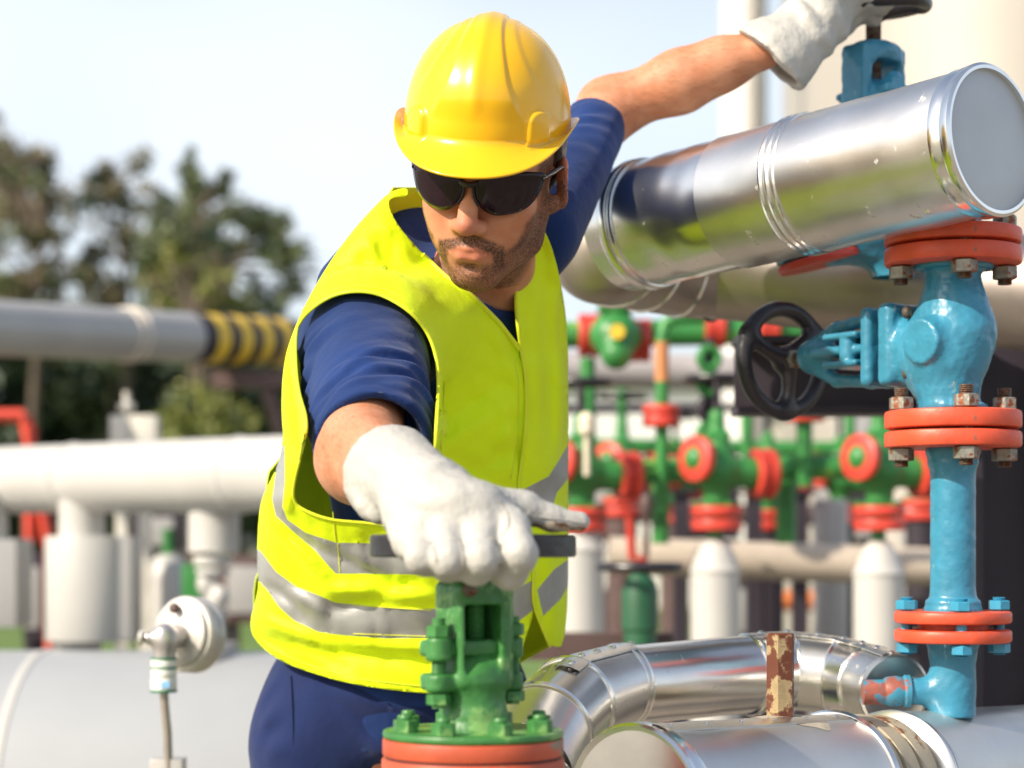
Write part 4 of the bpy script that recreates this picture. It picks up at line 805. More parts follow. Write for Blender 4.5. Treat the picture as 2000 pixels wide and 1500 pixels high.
for k in range(4):
    a = .6 + k * math.pi / 2; dv = V(math.cos(a), math.sin(a), 0); m.box(WC + dv * .052, V(.045, .009, .006), np.stack([dv, V(-dv[1], dv[0], 0), V(0, 0, 1)], 1), .002)
m.cyl(WC - V(0, 0, .014), WC + V(0, 0, .012), .02, 32, .003)
part('handwheel', m, M_black, gv)

# ---- dark steel column on the right
m = MB(); c = P(1962, 1000, 3.35); zt = CZ + (HY - 655) * 3.35 / 4000
m.box(V(c[0] - .058, 3.35, zt / 2), V(.006, .075, zt / 2)); m.box(V(c[0] + .06, 3.35, zt / 2), V(.006, .075, zt / 2)); m.box(V(c[0], 3.35, zt / 2), V(.053, .005, zt / 2 - .002))
solo('steel_column', m, M_dark, 'dark upright steel column behind the blue riser pipe', 'column')
m = MB(); zz = CZ + (HY - 690) * 3.5 / 4000; m.box(V(.80, 3.5, zz - .10), V(.42, .05, .006)); m.box(V(.80, 3.5, zz + .02), V(.42, .05, .006)); m.box(V(.80, 3.5, zz - .04), V(.42, .006, .053))
solo('steel_beam', m, M_dark, 'dark steel beam crossing behind the blue globe valve', 'beam')
# ================================================================== THE WORKER
M_skin = None
def skinmat():
    m = bpy.data.materials.new('skin'); m.use_nodes = True; t = m.node_tree; n = t.nodes.new; l = t.links.new; b = t.nodes['Principled BSDF']
    tc = n('ShaderNodeTexCoord'); nn = n('ShaderNodeTexNoise'); nn.inputs['Scale'].default_value = 26; nn.inputs['Detail'].default_value = 6; l(tc.outputs['Object'], nn.inputs['Vector'])
    cr = n('ShaderNodeValToRGB'); cr.color_ramp.elements[0].position = .36; cr.color_ramp.elements[1].position = .7
    cr.color_ramp.elements[0].color = (.50, .195, .098, 1); cr.color_ramp.elements[1].color = (.62, .30, .178, 1); l(nn.outputs['Fac'], cr.inputs['Fac'])
    at = n('ShaderNodeAttribute'); at.attribute_name = 'beard'; ar_ = n('ShaderNodeAttribute'); ar_.attribute_name = 'red'
    m1 = n('ShaderNodeMix'); m1.data_type = 'RGBA'; m1.inputs['B'].default_value = (.55, .16, .11, 1); l(ar_.outputs['Fac'], m1.inputs['Factor']); l(cr.outputs['Color'], m1.inputs['A'])
    n2 = n('ShaderNodeTexNoise'); n2.inputs['Scale'].default_value = 420; n2.inputs['Detail'].default_value = 3; l(tc.outputs['Object'], n2.inputs['Vector'])
    ma = n('ShaderNodeMapRange'); ma.inputs['From Min'].default_value = .35; ma.inputs['From Max'].default_value = .65; ma.inputs['To Min'].default_value = .55; ma.inputs['To Max'].default_value = 1.15; l(n2.outputs['Fac'], ma.inputs['Value'])
    mu = n('ShaderNodeMath'); mu.operation = 'MULTIPLY'; mu.use_clamp = True; l(at.outputs['Fac'], mu.inputs[0]); l(ma.outputs[0], mu.inputs[1])
    m2 = n('ShaderNodeMix'); m2.data_type = 'RGBA'; m2.inputs['B'].default_value = (.085, .038, .024, 1); l(mu.outputs[0], m2.inputs['Factor']); l(m1.outputs['Result'], m2.inputs['A']); l(m2.outputs['Result'], b.inputs['Base Color'])
    b.inputs['Roughness'].default_value = .56; b.inputs['Specular IOR Level'].default_value = .35; b.inputs['Subsurface Weight'].default_value = .12; b.inputs['Subsurface Radius'].default_value = (1, .35, .2); b.inputs['Subsurface Scale'].default_value = .006
    n3 = n('ShaderNodeTexNoise'); n3.inputs['Scale'].default_value = 500; n3.inputs['Detail'].default_value = 2; l(tc.outputs['Object'], n3.inputs['Vector'])
    bp = n('ShaderNodeBump'); bp.inputs['Strength'].default_value = .22; bp.inputs['Distance'].default_value = .001; l(n3.outputs['Fac'], bp.inputs['Height']); l(bp.outputs[0], b.inputs['Normal']); return m
M_skin = skinmat()
def fabric(name, c, rough=.8, wv=900, var=.1, bump=.25, sheen=.2, vs=8, **k):
    m = pm(name, c, rough, 0, var, vs, bump, wv, **k); m.node_tree.nodes['Principled BSDF'].inputs['Sheen Weight'].default_value = sheen; return m
M_navy = fabric('navy_cotton', (.009, .030, .125), .85, 48, .22, .5, sheen=.12, spec=.2)
M_trou = fabric('navy_twill', (.008, .018, .080), .85, 22, .2, .8, sheen=.15, spec=.2)
M_hivis = fabric('hi_vis_yellow', (.74, .92, .005), .60, 34, .05, .5, .05, spec=.25)
M_hivis.node_tree.nodes['Principled BSDF'].inputs['Base Color']
M_tape = pm('reflective_tape', (.36, .36, .35), .42, .25, .1, 12, .3, 28)
M_pipg = pm('vest_piping', (.72, .80, .02), .6, 0, .05, 20)
M_helm = pm('yellow_hard_hat', (.86, .47, .003), .25, 0, .03, 5, .03, 20, coat=.22)
M_lens = pm('dark_glasses', (.016, .006, .011), .08, 0, .05, 5, spec=.35)
M_frame = pm('glasses_frame', (.012, .010, .012), .45)
M_glove = pm('white_leather', (.45, .435, .40), .6, 0, .06, 14, .6, 80, spot=(.48, .42, .34), st=.66, ss=30)
M_glovd = pm('dirty_leather', (.52, .43, .32), .6, 0, .15, 24, .3, 60, spot=(.20, .08, .04), st=.5, ss=50)
M_glseam = pm('glove_seam_leather', (.36, .33, .29), .6)
M_hair = pm('dark_brown_hair', (.030, .015, .010), .6, 0, .3, 60, .5, 200)
M_lip = pm('lips', (.52, .16, .12), .4, 0, .12, 80, .2, 160, sss=.1)

HS = 1.055
def rot(ax, d):
    return np.array(Matrix.Rotation(math.radians(d), 3, ax))
HR = rot('Y', 7.5) @ rot('Z', -12) @ rot('X', 25)
HO = P(918, 380, 2.44) - HR @ (V(0, -.098, -.004) * HS)
def hl(x, y, z): return HO + HR @ (V(x, y, z) * HS)
def toloc(p): return ((p - HO) @ HR) / HS
def onhead(f):
    return lambda p: f(toloc(p)) * HS
sk = [ell((0, .012, .030), (.073, .098, .092)), ell((0, -.022, -.035), (.056, .066, .076)), ell((0, -.060, .030), (.058, .034, .040))]
jaw = []
for s in (-1, 1):
    jaw += [cap((s * .053, .004, -.040), (s * .043, -.012, -.074), .018, .019), cap((s * .043, -.012, -.074), (s * .012, -.066, -.104), .019, .016)]
    sk += [ell((s * .041, -.058, -.028), (.025, .026, .024)), ell((s * .030, -.060, -.058), (.024, .026, .028))]
jaw += [ell((0, -.071, -.103), (.023, .020, .017))]
hd = U([U(sk, .024), U(jaw, .02), ell((0, -.072, -.070), (.034, .024, .030))], .022)
for s in (-1, 1): hd = SUB(hd, ell((s * .031, -.104, -.002), (.019, .015, .011)), .012)
nose = U([cap((0, -.090, .004), (0, -.104, -.020), .0075, .0095), cap((0, -.104, -.020), (0, -.1125, -.036), .0095, .0125)] + [ell((s * .0135, -.1005, -.041), (.0085, .011, .0085)) for s in (-1, 1)], .008)
hd = U([hd, nose], .010)
for s in (-1, 1): hd = SUB(hd, ell((s * .0065, -.1065, -.0505), (.0036, .0052, .004)), .002)
lipu = U([cap((s * .002, -.0995, -.0665), (s * .013, -.0955, -.0675), .0040, .0036) for s in (-1, 1)] + [cap((s * .013, -.0955, -.0675), (s * .025, -.0860, -.0715), .0042, .0022) for s in (-1, 1)], .004)
lipl = U([cap((-.009, -.0965, -.0765), (.009, -.0965, -.0765), .0048)] + [cap((s * .009, -.0965, -.0765), (s * .022, -.0875, -.0735), .0052, .0022) for s in (-1, 1)], .004)
hd = U([hd, ell((0, -.088, -.0715), (.024, .010, .011))], .010)
hd = U([hd, lipu, lipl], .003)
ml = U([cap((0, -.104, -.0712), (s * .014, -.100, -.0712), .0011) for s in (-1, 1)] + [cap((s * .014, -.100, -.0712), (s * .025, -.0885, -.0725), .0011) for s in (-1, 1)], 0)
hd = SUB(hd, ml, .0022)
hd = SUB(hd, ell((0, -.097, -.0905), (.016, .006, .0045)), .006)
ears = []
for s in (-1, 1):
    e = U([ell((s * .0825, .016, -.010), (.0075, .018, .031), rot('Z', s * 22) @ rot('X', -8)), ell((s * .075, .006, -.034), (.007, .008, .011))], .006)
    e = SUB(e, ell((s * .086, .012, -.008), (.005, .010, .017), rot('Z', s * 22)), .004); ears.append(e)
hd = U([hd] + ears, .006)
nk0, nk1 = hl(0, .022, -.060), P(945, 560, 2.72)
S_R, E_R, W_R = P(712, 668, 2.515), P(706, 896, 2.245), P(846, 972, 2.055)
S_L, E_L, W_L = P(1048, 455, 2.74), P(1188, 213, 2.93), P(1490, 98, 2.87)
PEL = P(770, 1400, 2.90); CH = P(850, 800, 2.76); NB = P(945, 560, 2.74)
mE = (E_L * .62 + W_L * .38) + V(0, 0, -.003)
arms = U([cap(S_R, E_R, .052, .046), cap(E_R, E_R * .6 + W_R * .4, .049, .043), cap(E_R * .6 + W_R * .4, W_R, .040, .029)], .02)
armsL = U([cap(S_L, E_L, .046, .040), cap(E_L, P(1330, 158, 2.905), .0395, .0395), cap(P(1330, 158, 2.905), P(1408, 126, 2.89), .0395, .0330), cap(P(1408, 126, 2.89), W_L, .0330, .0262)], .03)
torso = U([ell(CH, (.15, .095, .2)), cap(NB, CH, .06, .1), cap(S_R, NB, .05, .05), cap(S_L, NB, .045, .05), cap(CH, PEL, .10, .11)], .05)
legR = [PEL + V(-.09, 0, -.03), V(-.27, 2.93, .45), V(-.28, 3.0, .09)]; legL = [PEL + V(.10, .02, -.03), V(-.02, 2.98, .45), V(-.02, 3.06, .09)]
legs = U(chain(legR, [.085, .055, .038]) + chain(legL, [.085, .055, .038]) + [cap(q[2] + V(0, 0, -.045), q[2] + V(0, -.16, -.055), .036, .030) for q in (legR, legL)], .02)
headf = onhead(hd)
body = U([headf, cap(nk0, nk1, .058, .062)], .02)
body = U([body, torso], .03); body = U([body, arms, armsL], .015); body = U([body, legs], .03)
per = thing('person', 'bearded worker in yellow hard hat, dark glasses, neon vest and white gloves', 'person', V(-.15, 2.98, 0))
# low part coarse, upper part fine but one continuous mesh: single grid, 3.0 mm
hand_stub = [cap(W_R, P(900, 1010, 2.02), .027, .020), cap(W_L, P(1600, 45, 2.90), .023, .018)]
body = U([body, U(hand_stub, .01)], .012)
v, q = nets(body, V(-.46, 1.93, -.02), V(.50, 3.22, 1.86), .0030)
for _ in range(1):
    s_ = np.zeros_like(v); c_ = np.zeros(len(v))
    for a, b in ((0, 1), (1, 2), (2, 3), (3, 0)):
        np.add.at(s_, q[:, a], v[q[:, b]]); np.add.at(c_, q[:, a], 1); np.add.at(s_, q[:, b], v[q[:, a]]); np.add.at(c_, q[:, b], 1)
    v = v * .6 + .4 * s_ / np.maximum(c_, 1)[:, None]
at0 = V(-.15, 2.98, 0); me = npmesh('body', v - at0, q, M_skin); bo = bpy.data.objects.new('body', me); COL.objects.link(bo); bo.parent = per
L_ = toloc(v); x_, y_, z_ = np.abs(L_[:, 0]), L_[:, 1], L_[:, 2]
def ss_(a, b, t): t = np.clip((t - a) / (b - a), 0, 1); return t * t * (3 - 2 * t)
nz_ = wob(L_, 70, 5) * .006
top_line = np.interp(x_, [0, .012, .026, .033, .042, .052, .062, .08], [-.084, -.084, -.084, -.070, -.064, -.054, -.032, -.005])
bd = ss_(.004, -.009, z_ - top_line + nz_) * ss_(.052, .030, y_)
moust = ss_(.0092, .0050, np.abs(z_ + .0585 + .35 * np.maximum(x_ - .008, 0) + nz_ * .4)) * ss_(.037, .030, x_)
moust = np.maximum(moust, ss_(.008, .004, np.abs(x_ - .033)) * ss_(-.100, -.09, z_) * ss_(-.058, -.066, z_)) 
soul = ss_(.010, .006, x_) * ss_(-.096, -.092, z_) * ss_(-.083, -.086, z_) * .9
lipz = (z_ < np.interp(x_, [0, .004, .013, .025], [-.0645, -.0630, -.0650, -.0710])) & (z_ > np.interp(x_, [0, .009, .016, .024], [-.0810, -.0805, -.0785, -.0730])) & (x_ < .0245) & (y_ < -.082)
chinbare = ss_(.022, .012, np.sqrt(((x_) / 1.2) ** 2 + ((z_ + .088) / .7) ** 2)) * .35
beard = np.clip(np.maximum(bd * (.80 + .14 * wob(L_, 45, 9)) - chinbare * .45, np.maximum(moust * .95, soul)), 0, 1) * (y_ < .06) * (z_ < .05) * (z_ > -.150)
sideb = ss_(.060, .066, x_) * ss_(-.05, -.03, y_) * ss_(.012, -.004, y_) * ss_(-.045, -.03, z_); beard = np.maximum(beard, sideb * .85 * (z_ < .05)); beard[lipz] = 0
inhead = (np.linalg.norm(L_, axis=1) < .20); beard = beard * inhead
red = np.clip(ss_(.022, .008, np.sqrt(x_ ** 2 + (z_ + .038) ** 2)) * (y_ < -.09) * .45 + ss_(.078, .086, x_) * (y_ > -.02) * .55 + lipz * .5 * (y_ < -.086), 0, 1) * inhead
for nme, arr in (('beard', beard), ('red', red)):
    a = me.attributes.new(nme, 'FLOAT', 'POINT'); a.data.foreach_set('value', arr.astype(np.float32))
# vertex normals (for hair)
fn = np.cross(v[q[:, 2]] - v[q[:, 0]], v[q[:, 3]] - v[q[:, 1]]); vn = np.zeros_like(v)
for k in range(4): np.add.at(vn, q[:, k], fn)
vn /= np.linalg.norm(vn, axis=1, keepdims=True) + 1e-12
if (vn[:50] * (v[:50] - v.mean(0))).sum() < 0: pass
def strands(idx, n, ln, wd, dirf, name, mat, parent, seed=1, lift=.45):
    r = np.random.default_rng(seed); pick = r.choice(idx[0], n, p=idx[1] / idx[1].sum()); vs_ = []; fs = []
    for i, k in enumerate(pick):
        p = v[k] + r.normal(size=3) * .0014; nn = vn[k]; p = p - nn * ((p - v[k]) @ nn); d = dirf(p, r); d = d - nn * (d @ nn); d = nrm(nrm(d) + nn * lift * r.uniform(.3, 1.2)); s = np.cross(d, nn); s = nrm(s) * wd; L0 = ln * r.uniform(.6, 1.3)
        m1 = p + d * L0 * .55; m2 = p + (d - nn * lift * .6) * L0
        b0 = i * 5; vs_ += [p - s, p + s, m1 + s * .8, m1 - s * .8, m2]; fs += [(b0, b0 + 1, b0 + 2, b0 + 3), (b0 + 3, b0 + 2, b0 + 4)]
    return part(name, (np.array(vs_), fs), mat, parent, ang=180, smooth=False)
w_ = beard * ((y_ < .03)); ok = np.where(w_ > .25)[0]
down = HR @ V(0, -.15, -1)
M_beard = pm('beard_hair', (.10, .047, .028), .5, 0, .4, 300)
strands((ok, w_[ok] ** 1.5), 8000, .0046, .00015, lambda p, r: down + r.normal(size=3) * .45, 'beard', M_beard, per, 3)
# fine hair on the forearms
for nm_, A, B, sd in (('r', E_R, W_R, 5), ('l', E_L, W_L, 6)):
    ax = nrm(B - A); tt = (v - A) @ ax; rr = np.linalg.norm(v - A - tt[:, None] * ax, axis=1); ok = np.where((tt > -.03) & (tt < np.linalg.norm(B - A)) & (rr < .065))[0]
    strands((ok, np.ones(len(ok))), 3000, .009, .00009, lambda p, r: ax + V(0, 0, -.5) + r.normal(size=3) * .3, 'arm_hair', pm('arm_hair', (.20, .095, .05), .6), per, sd, .25)
# hair showing under the helmet
hf = SUB(U([ell((0, .020, .030), (.082, .100, .090))], 0), U([bx((0, -.075, 0), (.2, .080, .2)), bx((0, 0, -.140), (.2, .2, .09))], 0), .004)
hf = SUB(hf, U([ell((s * .085, .012, -.012), (.02, .020, .030)) for s in (-1, 1)], 0), .004)
hh_ = onhead(lambda p: hf(p) + .0012 * wob(p, 260, 3, 4)); sdfpart('hair', hh_, HO - .17, HO + .17, .003, M_hair, per)

# ---- hard hat
HB = rot('Z', 7) @ rot('X', -5.0)
def hat(u, r_, z): return None
nu = 240; us = np.linspace(0, 2 * math.pi, nu, endpoint=False)   # u=0 image right, pi/2 back, 3pi/2 front
fx, fy = np.cos(us), np.sin(us); front = np.clip(-fy, 0, 1); a_, b_, h_ = .0965, .131, .1215; rows = []
def ring(rad, z, off=0., dz=0.):
    return np.stack([fx * (a_ * rad + off), fy * (b_ * rad + off), np.full(nu, z) + dz], 1)
pk = front ** 2.2; wbr = .0085 + .032 * pk; dzb = -.021 * pk - .003
edge = []
E_out = np.stack([fx * (a_ + wbr), fy * (b_ + wbr), -.004 + dzb + .024 * np.abs(fx) ** 3], 1)
E_mid = np.stack([fx * (a_ + wbr * .5), fy * (b_ + wbr * .5), -.001 + dzb * .55 + .012 * np.abs(fx) ** 3], 1)
inner = [np.stack([fx * (a_ * .965) , fy * (b_ * .965), np.full(nu, .004)], 1), E_mid - V(0, 0, .0035), E_out - V(0, 0, .003), E_out + np.stack([fx * .0012, fy * .0012, np.full(nu, -.0013)], 1), E_out]
rows = inner + [E_out * .85 + E_mid * .15, E_mid, np.stack([fx * (a_ + wbr * .14), fy * (b_ + wbr * .14), .001 + dzb * .15], 1)]
phs = np.linspace(0, math.pi / 2, 90)
for ph in phs:
    rr = math.cos(ph) ** .86 if ph < math.pi / 2 - 1e-6 else .0; z = h_ * math.sin(ph) ** .98
    X = fx * a_ * rr; Y = fy * b_ * rr; Z = np.full(nu, z + .004)
    wz = np.interp(z, [0, .03, .06, .13], [.046, .040, .028, .012]) * (1 + .2 * (Y < 0))
    # raised centre rib and two curved side ribs
    s1_ = ss_(wz + .003, wz - .003, np.abs(X)); fade = ss_(.018, .045, z) ; amp = .0032 * s1_ * fade
    w2 = np.interp(z, [0, .04, .09, .13], [.088, .074, .045, .024]); amp += .0016 * ss_(w2 + .004, w2 - .004, np.abs(X)) * ss_(.03, .06, z)
    amp += .0020 * np.exp(-(X / .0075) ** 2) * fade
    # lugs on the front quarters
    for sx_ in (-1, 1):
        dxl = np.abs(X - sx_ * .067) if True else 0
        lug_ = ss_(.0115, .0085, dxl) * (Y < 0) * ss_(.034, .027, z - .0 + 0 * X) ; topround = ss_(.0125, .009, np.sqrt(np.maximum((X - sx_ * .067) ** 2 + np.maximum(z - .020, 0) ** 2, 0)))
        amp += .0062 * topround * (Y < 0)
    nx_, ny_, nz2 = fx / a_, fy / b_, np.full(nu, math.tan(min(ph, 1.55)) / h_ * .9); ln_ = np.sqrt(nx_ ** 2 + ny_ ** 2 + nz2 ** 2)
    rows.append(np.stack([X + amp * nx_ / ln_, Y + amp * ny_ / ln_, Z + amp * nz2 / ln_], 1))
G = np.array(rows); m = MB(); Gw = (HO + ((G.reshape(-1, 3) @ HB.T + V(-.008, .006, .0475)) * HS) @ HR.T).reshape(G.shape); m.grid(Gw, wrap=True)
part('hard_hat', m, M_helm, per, ang=180)

# ---- sunglasses
def lensy(x): return -.1045 + 6.2 * x * x + 60 * x ** 4
def lens(s):
    o = [(.0065, .014), (.0058, .002), (.0085, -.008), (.016, -.018), (.029, -.0245), (.045, -.0240), (.060, -.0195), (.071, -.008), (.0765, .008), (.077, .020), (.05, .024), (.02, .021)]
    o = np.array(o); n = len(o); t = np.arange(0, n, .125); pts = []   # closed catmull-rom
    for tt in t:
        i = int(tt); f_ = tt - i; p0, p1, p2, p3 = o[(i - 1) % n], o[i], o[(i + 1) % n], o[(i + 2) % n]
        pts.append(.5 * ((2 * p1) + (-p0 + p2) * f_ + (2 * p0 - 5 * p1 + 4 * p2 - p3) * f_ ** 2 + (-p0 + 3 * p1 - 3 * p2 + p3) * f_ ** 3))
    return np.array(pts)
Mg = MB(); FR = []
for s in (-1, 1):
    o = lens(s); c = o.mean(0); R_ = []
    for fct, dy in ((0.0, -.0030), (.3, -.0030), (.6, -.0028), (.85, -.0022), (1.0, -.0008), (1.0, .0012), (.5, .0008)):
        r_ = c + (o - c) * fct; R_.append([hl(s * a, lensy(a) + dy, b) for a, b in r_])
    Mg.grid(np.array(R_), wrap=True)
    t_ = MB(); t_.tube([hl(s * .0755, lensy(.0755) - .0005, .014), hl(s * .0815, -.035, .014), hl(s * .083, .0, .012), hl(s * .083, .02, .004)], [.0026, .0030, .0024, .002], 10); FR.append(('temple', t_))
    t_ = MB(); t_.tube([hl(s * a, lensy(a) - .0012, b) for a, b in o[:22]], .0016, 8); FR.append(('nose_rim', t_))
t_ = MB(); t_.tube([hl(-.010, lensy(.01) - .001, .012), hl(-.005, -.1065, .010), hl(0, -.108, .0095), hl(.005, -.1065, .010), hl(.010, lensy(.01) - .001, .012)], [.003, .0036, .0036, .0036, .003], 10); FR.append(('bridge', t_))
gm = part('sunglasses', Mg, M_lens, per, ang=180)
for nm_, t_ in FR: part(nm_, t_, M_frame, gm, ang=60)

# ---- T-shirt (torso and both sleeves)
hemR = P(729, 868, 2.285); dR = nrm(hemR - S_R); hemL = P(1166, 240, 2.905); dL = nrm(hemL - S_L)
shR = U([cap(S_R, hemR - dR * .02, .082, .064), cap(hemR - dR * .04, hemR + dR * .02, .064, .0585)], .02); shR = SUB(shR, cy(hemR, hemR + dR * .2, .14), .002)
shR = U([shR], 0)
shL = SUB(cap(S_L, hemL + dL * .03, .060, .0435), cy(hemL, hemL + dL * .2, .12), .002)
tor_ = U([ell(CH + V(0, .0, .02), (.165, .105, .22)), cap(NB + V(-.05, 0, -.06), CH, .085, .115), cap(S_R + V(.02, .02, 0), NB + V(0, 0, -.02), .066, .062), cap(S_L, NB + V(0, 0, -.02), .050, .06), cap(CH, PEL, .115, .12), cap(P(690, 565, 2.64), P(782, 440, 2.76), .05, .04)], .05)
shirt0 = U([tor_, shR, shL], .018)
shirt = SUB(shirt0, U([cap(hemR - dR * .03, hemR + dR * .06, .0545), cap(hemL - dL * .03, hemL + dL * .06, .0400)], 0), .002)
nkc = nk0 * .25 + nk1 * .75
shirt = SUB(shirt, cap(nkc + V(0, 0, -.005), nk0, .064, .07), .004)
shirt = SUB(shirt, bx(PEL + V(0, 0, -.24), V(.4, .3, .2)), .004)
def foldv(p, seed, c, ax, rad=1.0):
    """crumple: ridges running round the sleeve, broken up with noise"""
    t = (p - c) @ ax; a = wob(p, 14, seed) * 1.6; b_ = wob(p, 8, seed + 1)
    return (np.sin(t * 150 + a * 2.2) * .5 + np.sin(t * 260 + b_ * 5 + 1) * .25) * ss_(-.7, .5, b_)
def shirt_post(v):
    g = np.zeros((len(v), 3)); e = 1e-3
    for k in range(3):
        d = np.zeros(3); d[k] = e; g[:, k] = shirt0(v + d) - shirt0(v - d)
    g /= np.linalg.norm(g, axis=1, keepdims=True) + 1e-12
    wR = ss_(.19, .09, np.linalg.norm(v - (S_R + hemR) / 2, axis=1)); wL = ss_(.2, .1, np.linalg.norm(v - (S_L + hemL) / 2, axis=1))
    tR = (v - hemR) @ dR; fl = ss_(-.004, -.03, tR)
    amp = .0085 * foldv(v, 11, S_R, nrm(dR + V(.5, 0, -.3))) * wR * fl + .0065 * foldv(v, 15, S_L, nrm(dL + V(-.5, .1, 0))) * wL + .0022 * wob(v, 22, 19)
    amp -= .0022 * np.exp(-((tR + .016) / .0018) ** 2) * wR * .5       # hem stitching line
    return v + g * amp[:, None]
sdfpart('t_shirt', shirt, V(-.42, 2.20, .60), V(.30, 3.1, 1.80), .0032, M_navy, per, post=shirt_post)
# sleeve hem thickness + seam
for c, d_, r_ in ((hemR, dR, .0585), (hemL, dL, .0445)): pass

# ---- trousers
tr = U([ell(PEL + V(.005, 0, .03), (.184, .13, .13)), cap(PEL + V(-.105, 0, -.05), legR[1], .101, .09), cap(legR[1], legR[2] + V(0, 0, .03), .085, .07), cap(PEL + V(.095, .02, -.05), legL[1], .105, .085), cap(legL[1], legL[2] + V(0, 0, .03), .085, .07)], .04)
tr = SUB(tr, bx(PEL + V(0, 0, -.97), V(.6, .6, .2)), 0)
def tr_post(v): return v + (.0050 * wob(v, 14, 44) + .0075 * np.sin(v[:, 2] * 90 + wob(v, 7, 3) * 4) * ss_(.3, .8, wob(v, 6, 8)))[:, None] * nrm_rows(v - np.stack([np.where(v[:, 0] < PEL[0], PEL[0] - .1, PEL[0] + .1), np.full(len(v), 2.93), v[:, 2]], 1))
sdfpart('trousers', tr, V(-.50, 2.68, .03), V(.22, 3.20, 1.05), .005, M_trou, per, post=tr_post)
m = MB(); pts = [P(572, 1330, 2.76), P(566, 1400, 2.755), P(570, 1500, 2.76)]
# pocket seam follows the hip
sp = []
for y0 in np.linspace(1320, 1640, 20):
    x0 = 566 + 6 * math.sin((y0 - 1300) / 90); r0 = P(x0, y0, 1.0) - V(0, 0, CZ); dd_ = 2.5
    for _ in range(60):
        dd_ += float(tr((P(x0, y0, dd_))[None])[0]) * .8
    sp.append(P(x0, y0, dd_ - .0015))
m.tube(sp, .0012, 6); part('side_seam', m, M_trou, per)
for q_, lb in ((legR, 'r'), (legL, 'l')):
    a = q_[2] * V(1, 1, 0); bt_ = SUB(U([cap(a + V(0, .03, .05), a + V(0, -.16, .045), .05, .047), cap(a + V(0, 0, .05), a + V(0, 0, .13), .052, .055)], .02), bx(a + V(0, 0, -.2), V(.3, .4, .2)), 0); sdfpart('boot', bt_, a + V(-.1, -.26, -.01), a + V(.1, .12, .2), .006, M_black, per)

# ---- gloves
def glove_surface(f, seed, amp=.0006): return lambda p: f(p) + amp * wob(p, 75, seed) + .0004 * wob(p, 240, seed + 3, 4)
K = [P(1000, 1034, 2.005), P(935, 1040, 1.995), P(872, 1050, 1.992), P(818, 1062, 2.0)]
pip = [P(1016, 1082, 1.966), P(940, 1092, 1.958), P(876, 1094, 1.957), P(822, 1090, 1.968)]
tip = [P(996, 1122, 1.985), P(930, 1114, 1.972), P(876, 1108, 1.972), P(832, 1098, 1.985)]
tp2 = [P(980, 1120, 2.012), P(922, 1112, 2.00), P(874, 1108, 2.00), P(842, 1098, 2.01)]
rf = [.0165, .0165, .0158, .0150]
fing = [U([cap(K[i], pip[i], rf[i] + .0015, rf[i]), cap(pip[i], tip[i], rf[i], rf[i] * .92), cap(tip[i], tp2[i], rf[i] * .9, rf[i] * .8)], .006) for i in range(4)]
palm = U([cap(W_R, K[0] + V(-.004, .01, .004), .034, .020), cap(W_R, K[1] + V(0, .01, .004), .036, .021), cap(W_R + V(-.004, 0, -.005), K[2] + V(0, .01, .003), .034, .021), cap(W_R + V(-.012, 0, -.010), K[3] + V(0, .01, .002), .032, .020), ell(P(890, 985, 2.015), (.046, .030, .026))], .016)
hand = palm
for f_ in fing: hand = U([hand, f_], .0080)
hand = U([hand, cap(W_R + V(-.03, .02, -.002), P(800, 1050, 2.01), .024, .017)], .02)
th_ = U([cap(P(950, 985, 2.035), P(1024, 992, 2.05), .020, .0165), cap(P(1024, 992, 2.05), P(1076, 1012, 2.055), .0160, .0128), cap(P(1076, 1012, 2.055), P(1132, 1020, 2.06), .0125, .0105)], .006)
hand = U([hand, th_], .010)
cend = P(762, 925, 2.17); cdir = nrm(W_R - E_R); uu, ww, _ = frame(cdir)
cuff = U([cap(W_R, cend - cdir * .02, .036, .0565)], 0); cuff = SUB(cuff, cy(cend, cend - cdir * .2, .15), .001)
lobe = U([cap(P(716, 972, 2.145), P(742, 1000, 2.115), .0165, .014), cap(P(712, 955, 2.14), P(722, 985, 2.125), .012, .014)], .01)
gl_ = U([hand, cuff], .014); gl_ = U([gl_, lobe], .006)
gl_ = SUB(gl_, cap(cend - cdir * .08, cend + cdir * .03, .0490, .0440), .0015)
def crease(p):
    d = 0
    for i in range(3):
        a_c = (K[i] + K[i + 1]) * .27 + (pip[i] + pip[i + 1]) * .23; b_c = (pip[i] + pip[i + 1]) * .15 + (tip[i] + tip[i + 1]) * .35; seg_ = cap(a_c + V(0, -.012, .004), b_c + V(0, -.010, 0), 0)(p); d = d + .0050 * np.exp(-(seg_ / .0026) ** 2)
    for i in range(4):
        for o_ in (-.004, .003, .009):
            a_c = pip[i] * .45 + K[i] * .55 + V(-.008, -.016, -o_); seg_ = cap(a_c, a_c + V(.016, 0, .001), 0)(p); d = d + .0018 * np.exp(-(seg_ / .0020) ** 2)
        seg_ = cap(K[i] + V(-.010, -.014, -.010), K[i] + V(.008, -.014, -.012), 0)(p); d = d + .0012 * np.exp(-(seg_ / .0025) ** 2)
    # loose wrinkles at wrist
    t = (p - W_R) @ cdir; d = d + .0012 * np.sin(t * 300 + 3 * wob(p, 20, 4)) * np.exp(-((t) / .03) ** 2)
    return d
gR, gv_, gq_ = sdfpart('glove', lambda p: glove_surface(gl_, 71)(p) + crease(p), V(-.20, 1.90, .98), V(.10, 2.26, 1.24), .0018, [M_glove, M_glovd], per, relax=1)
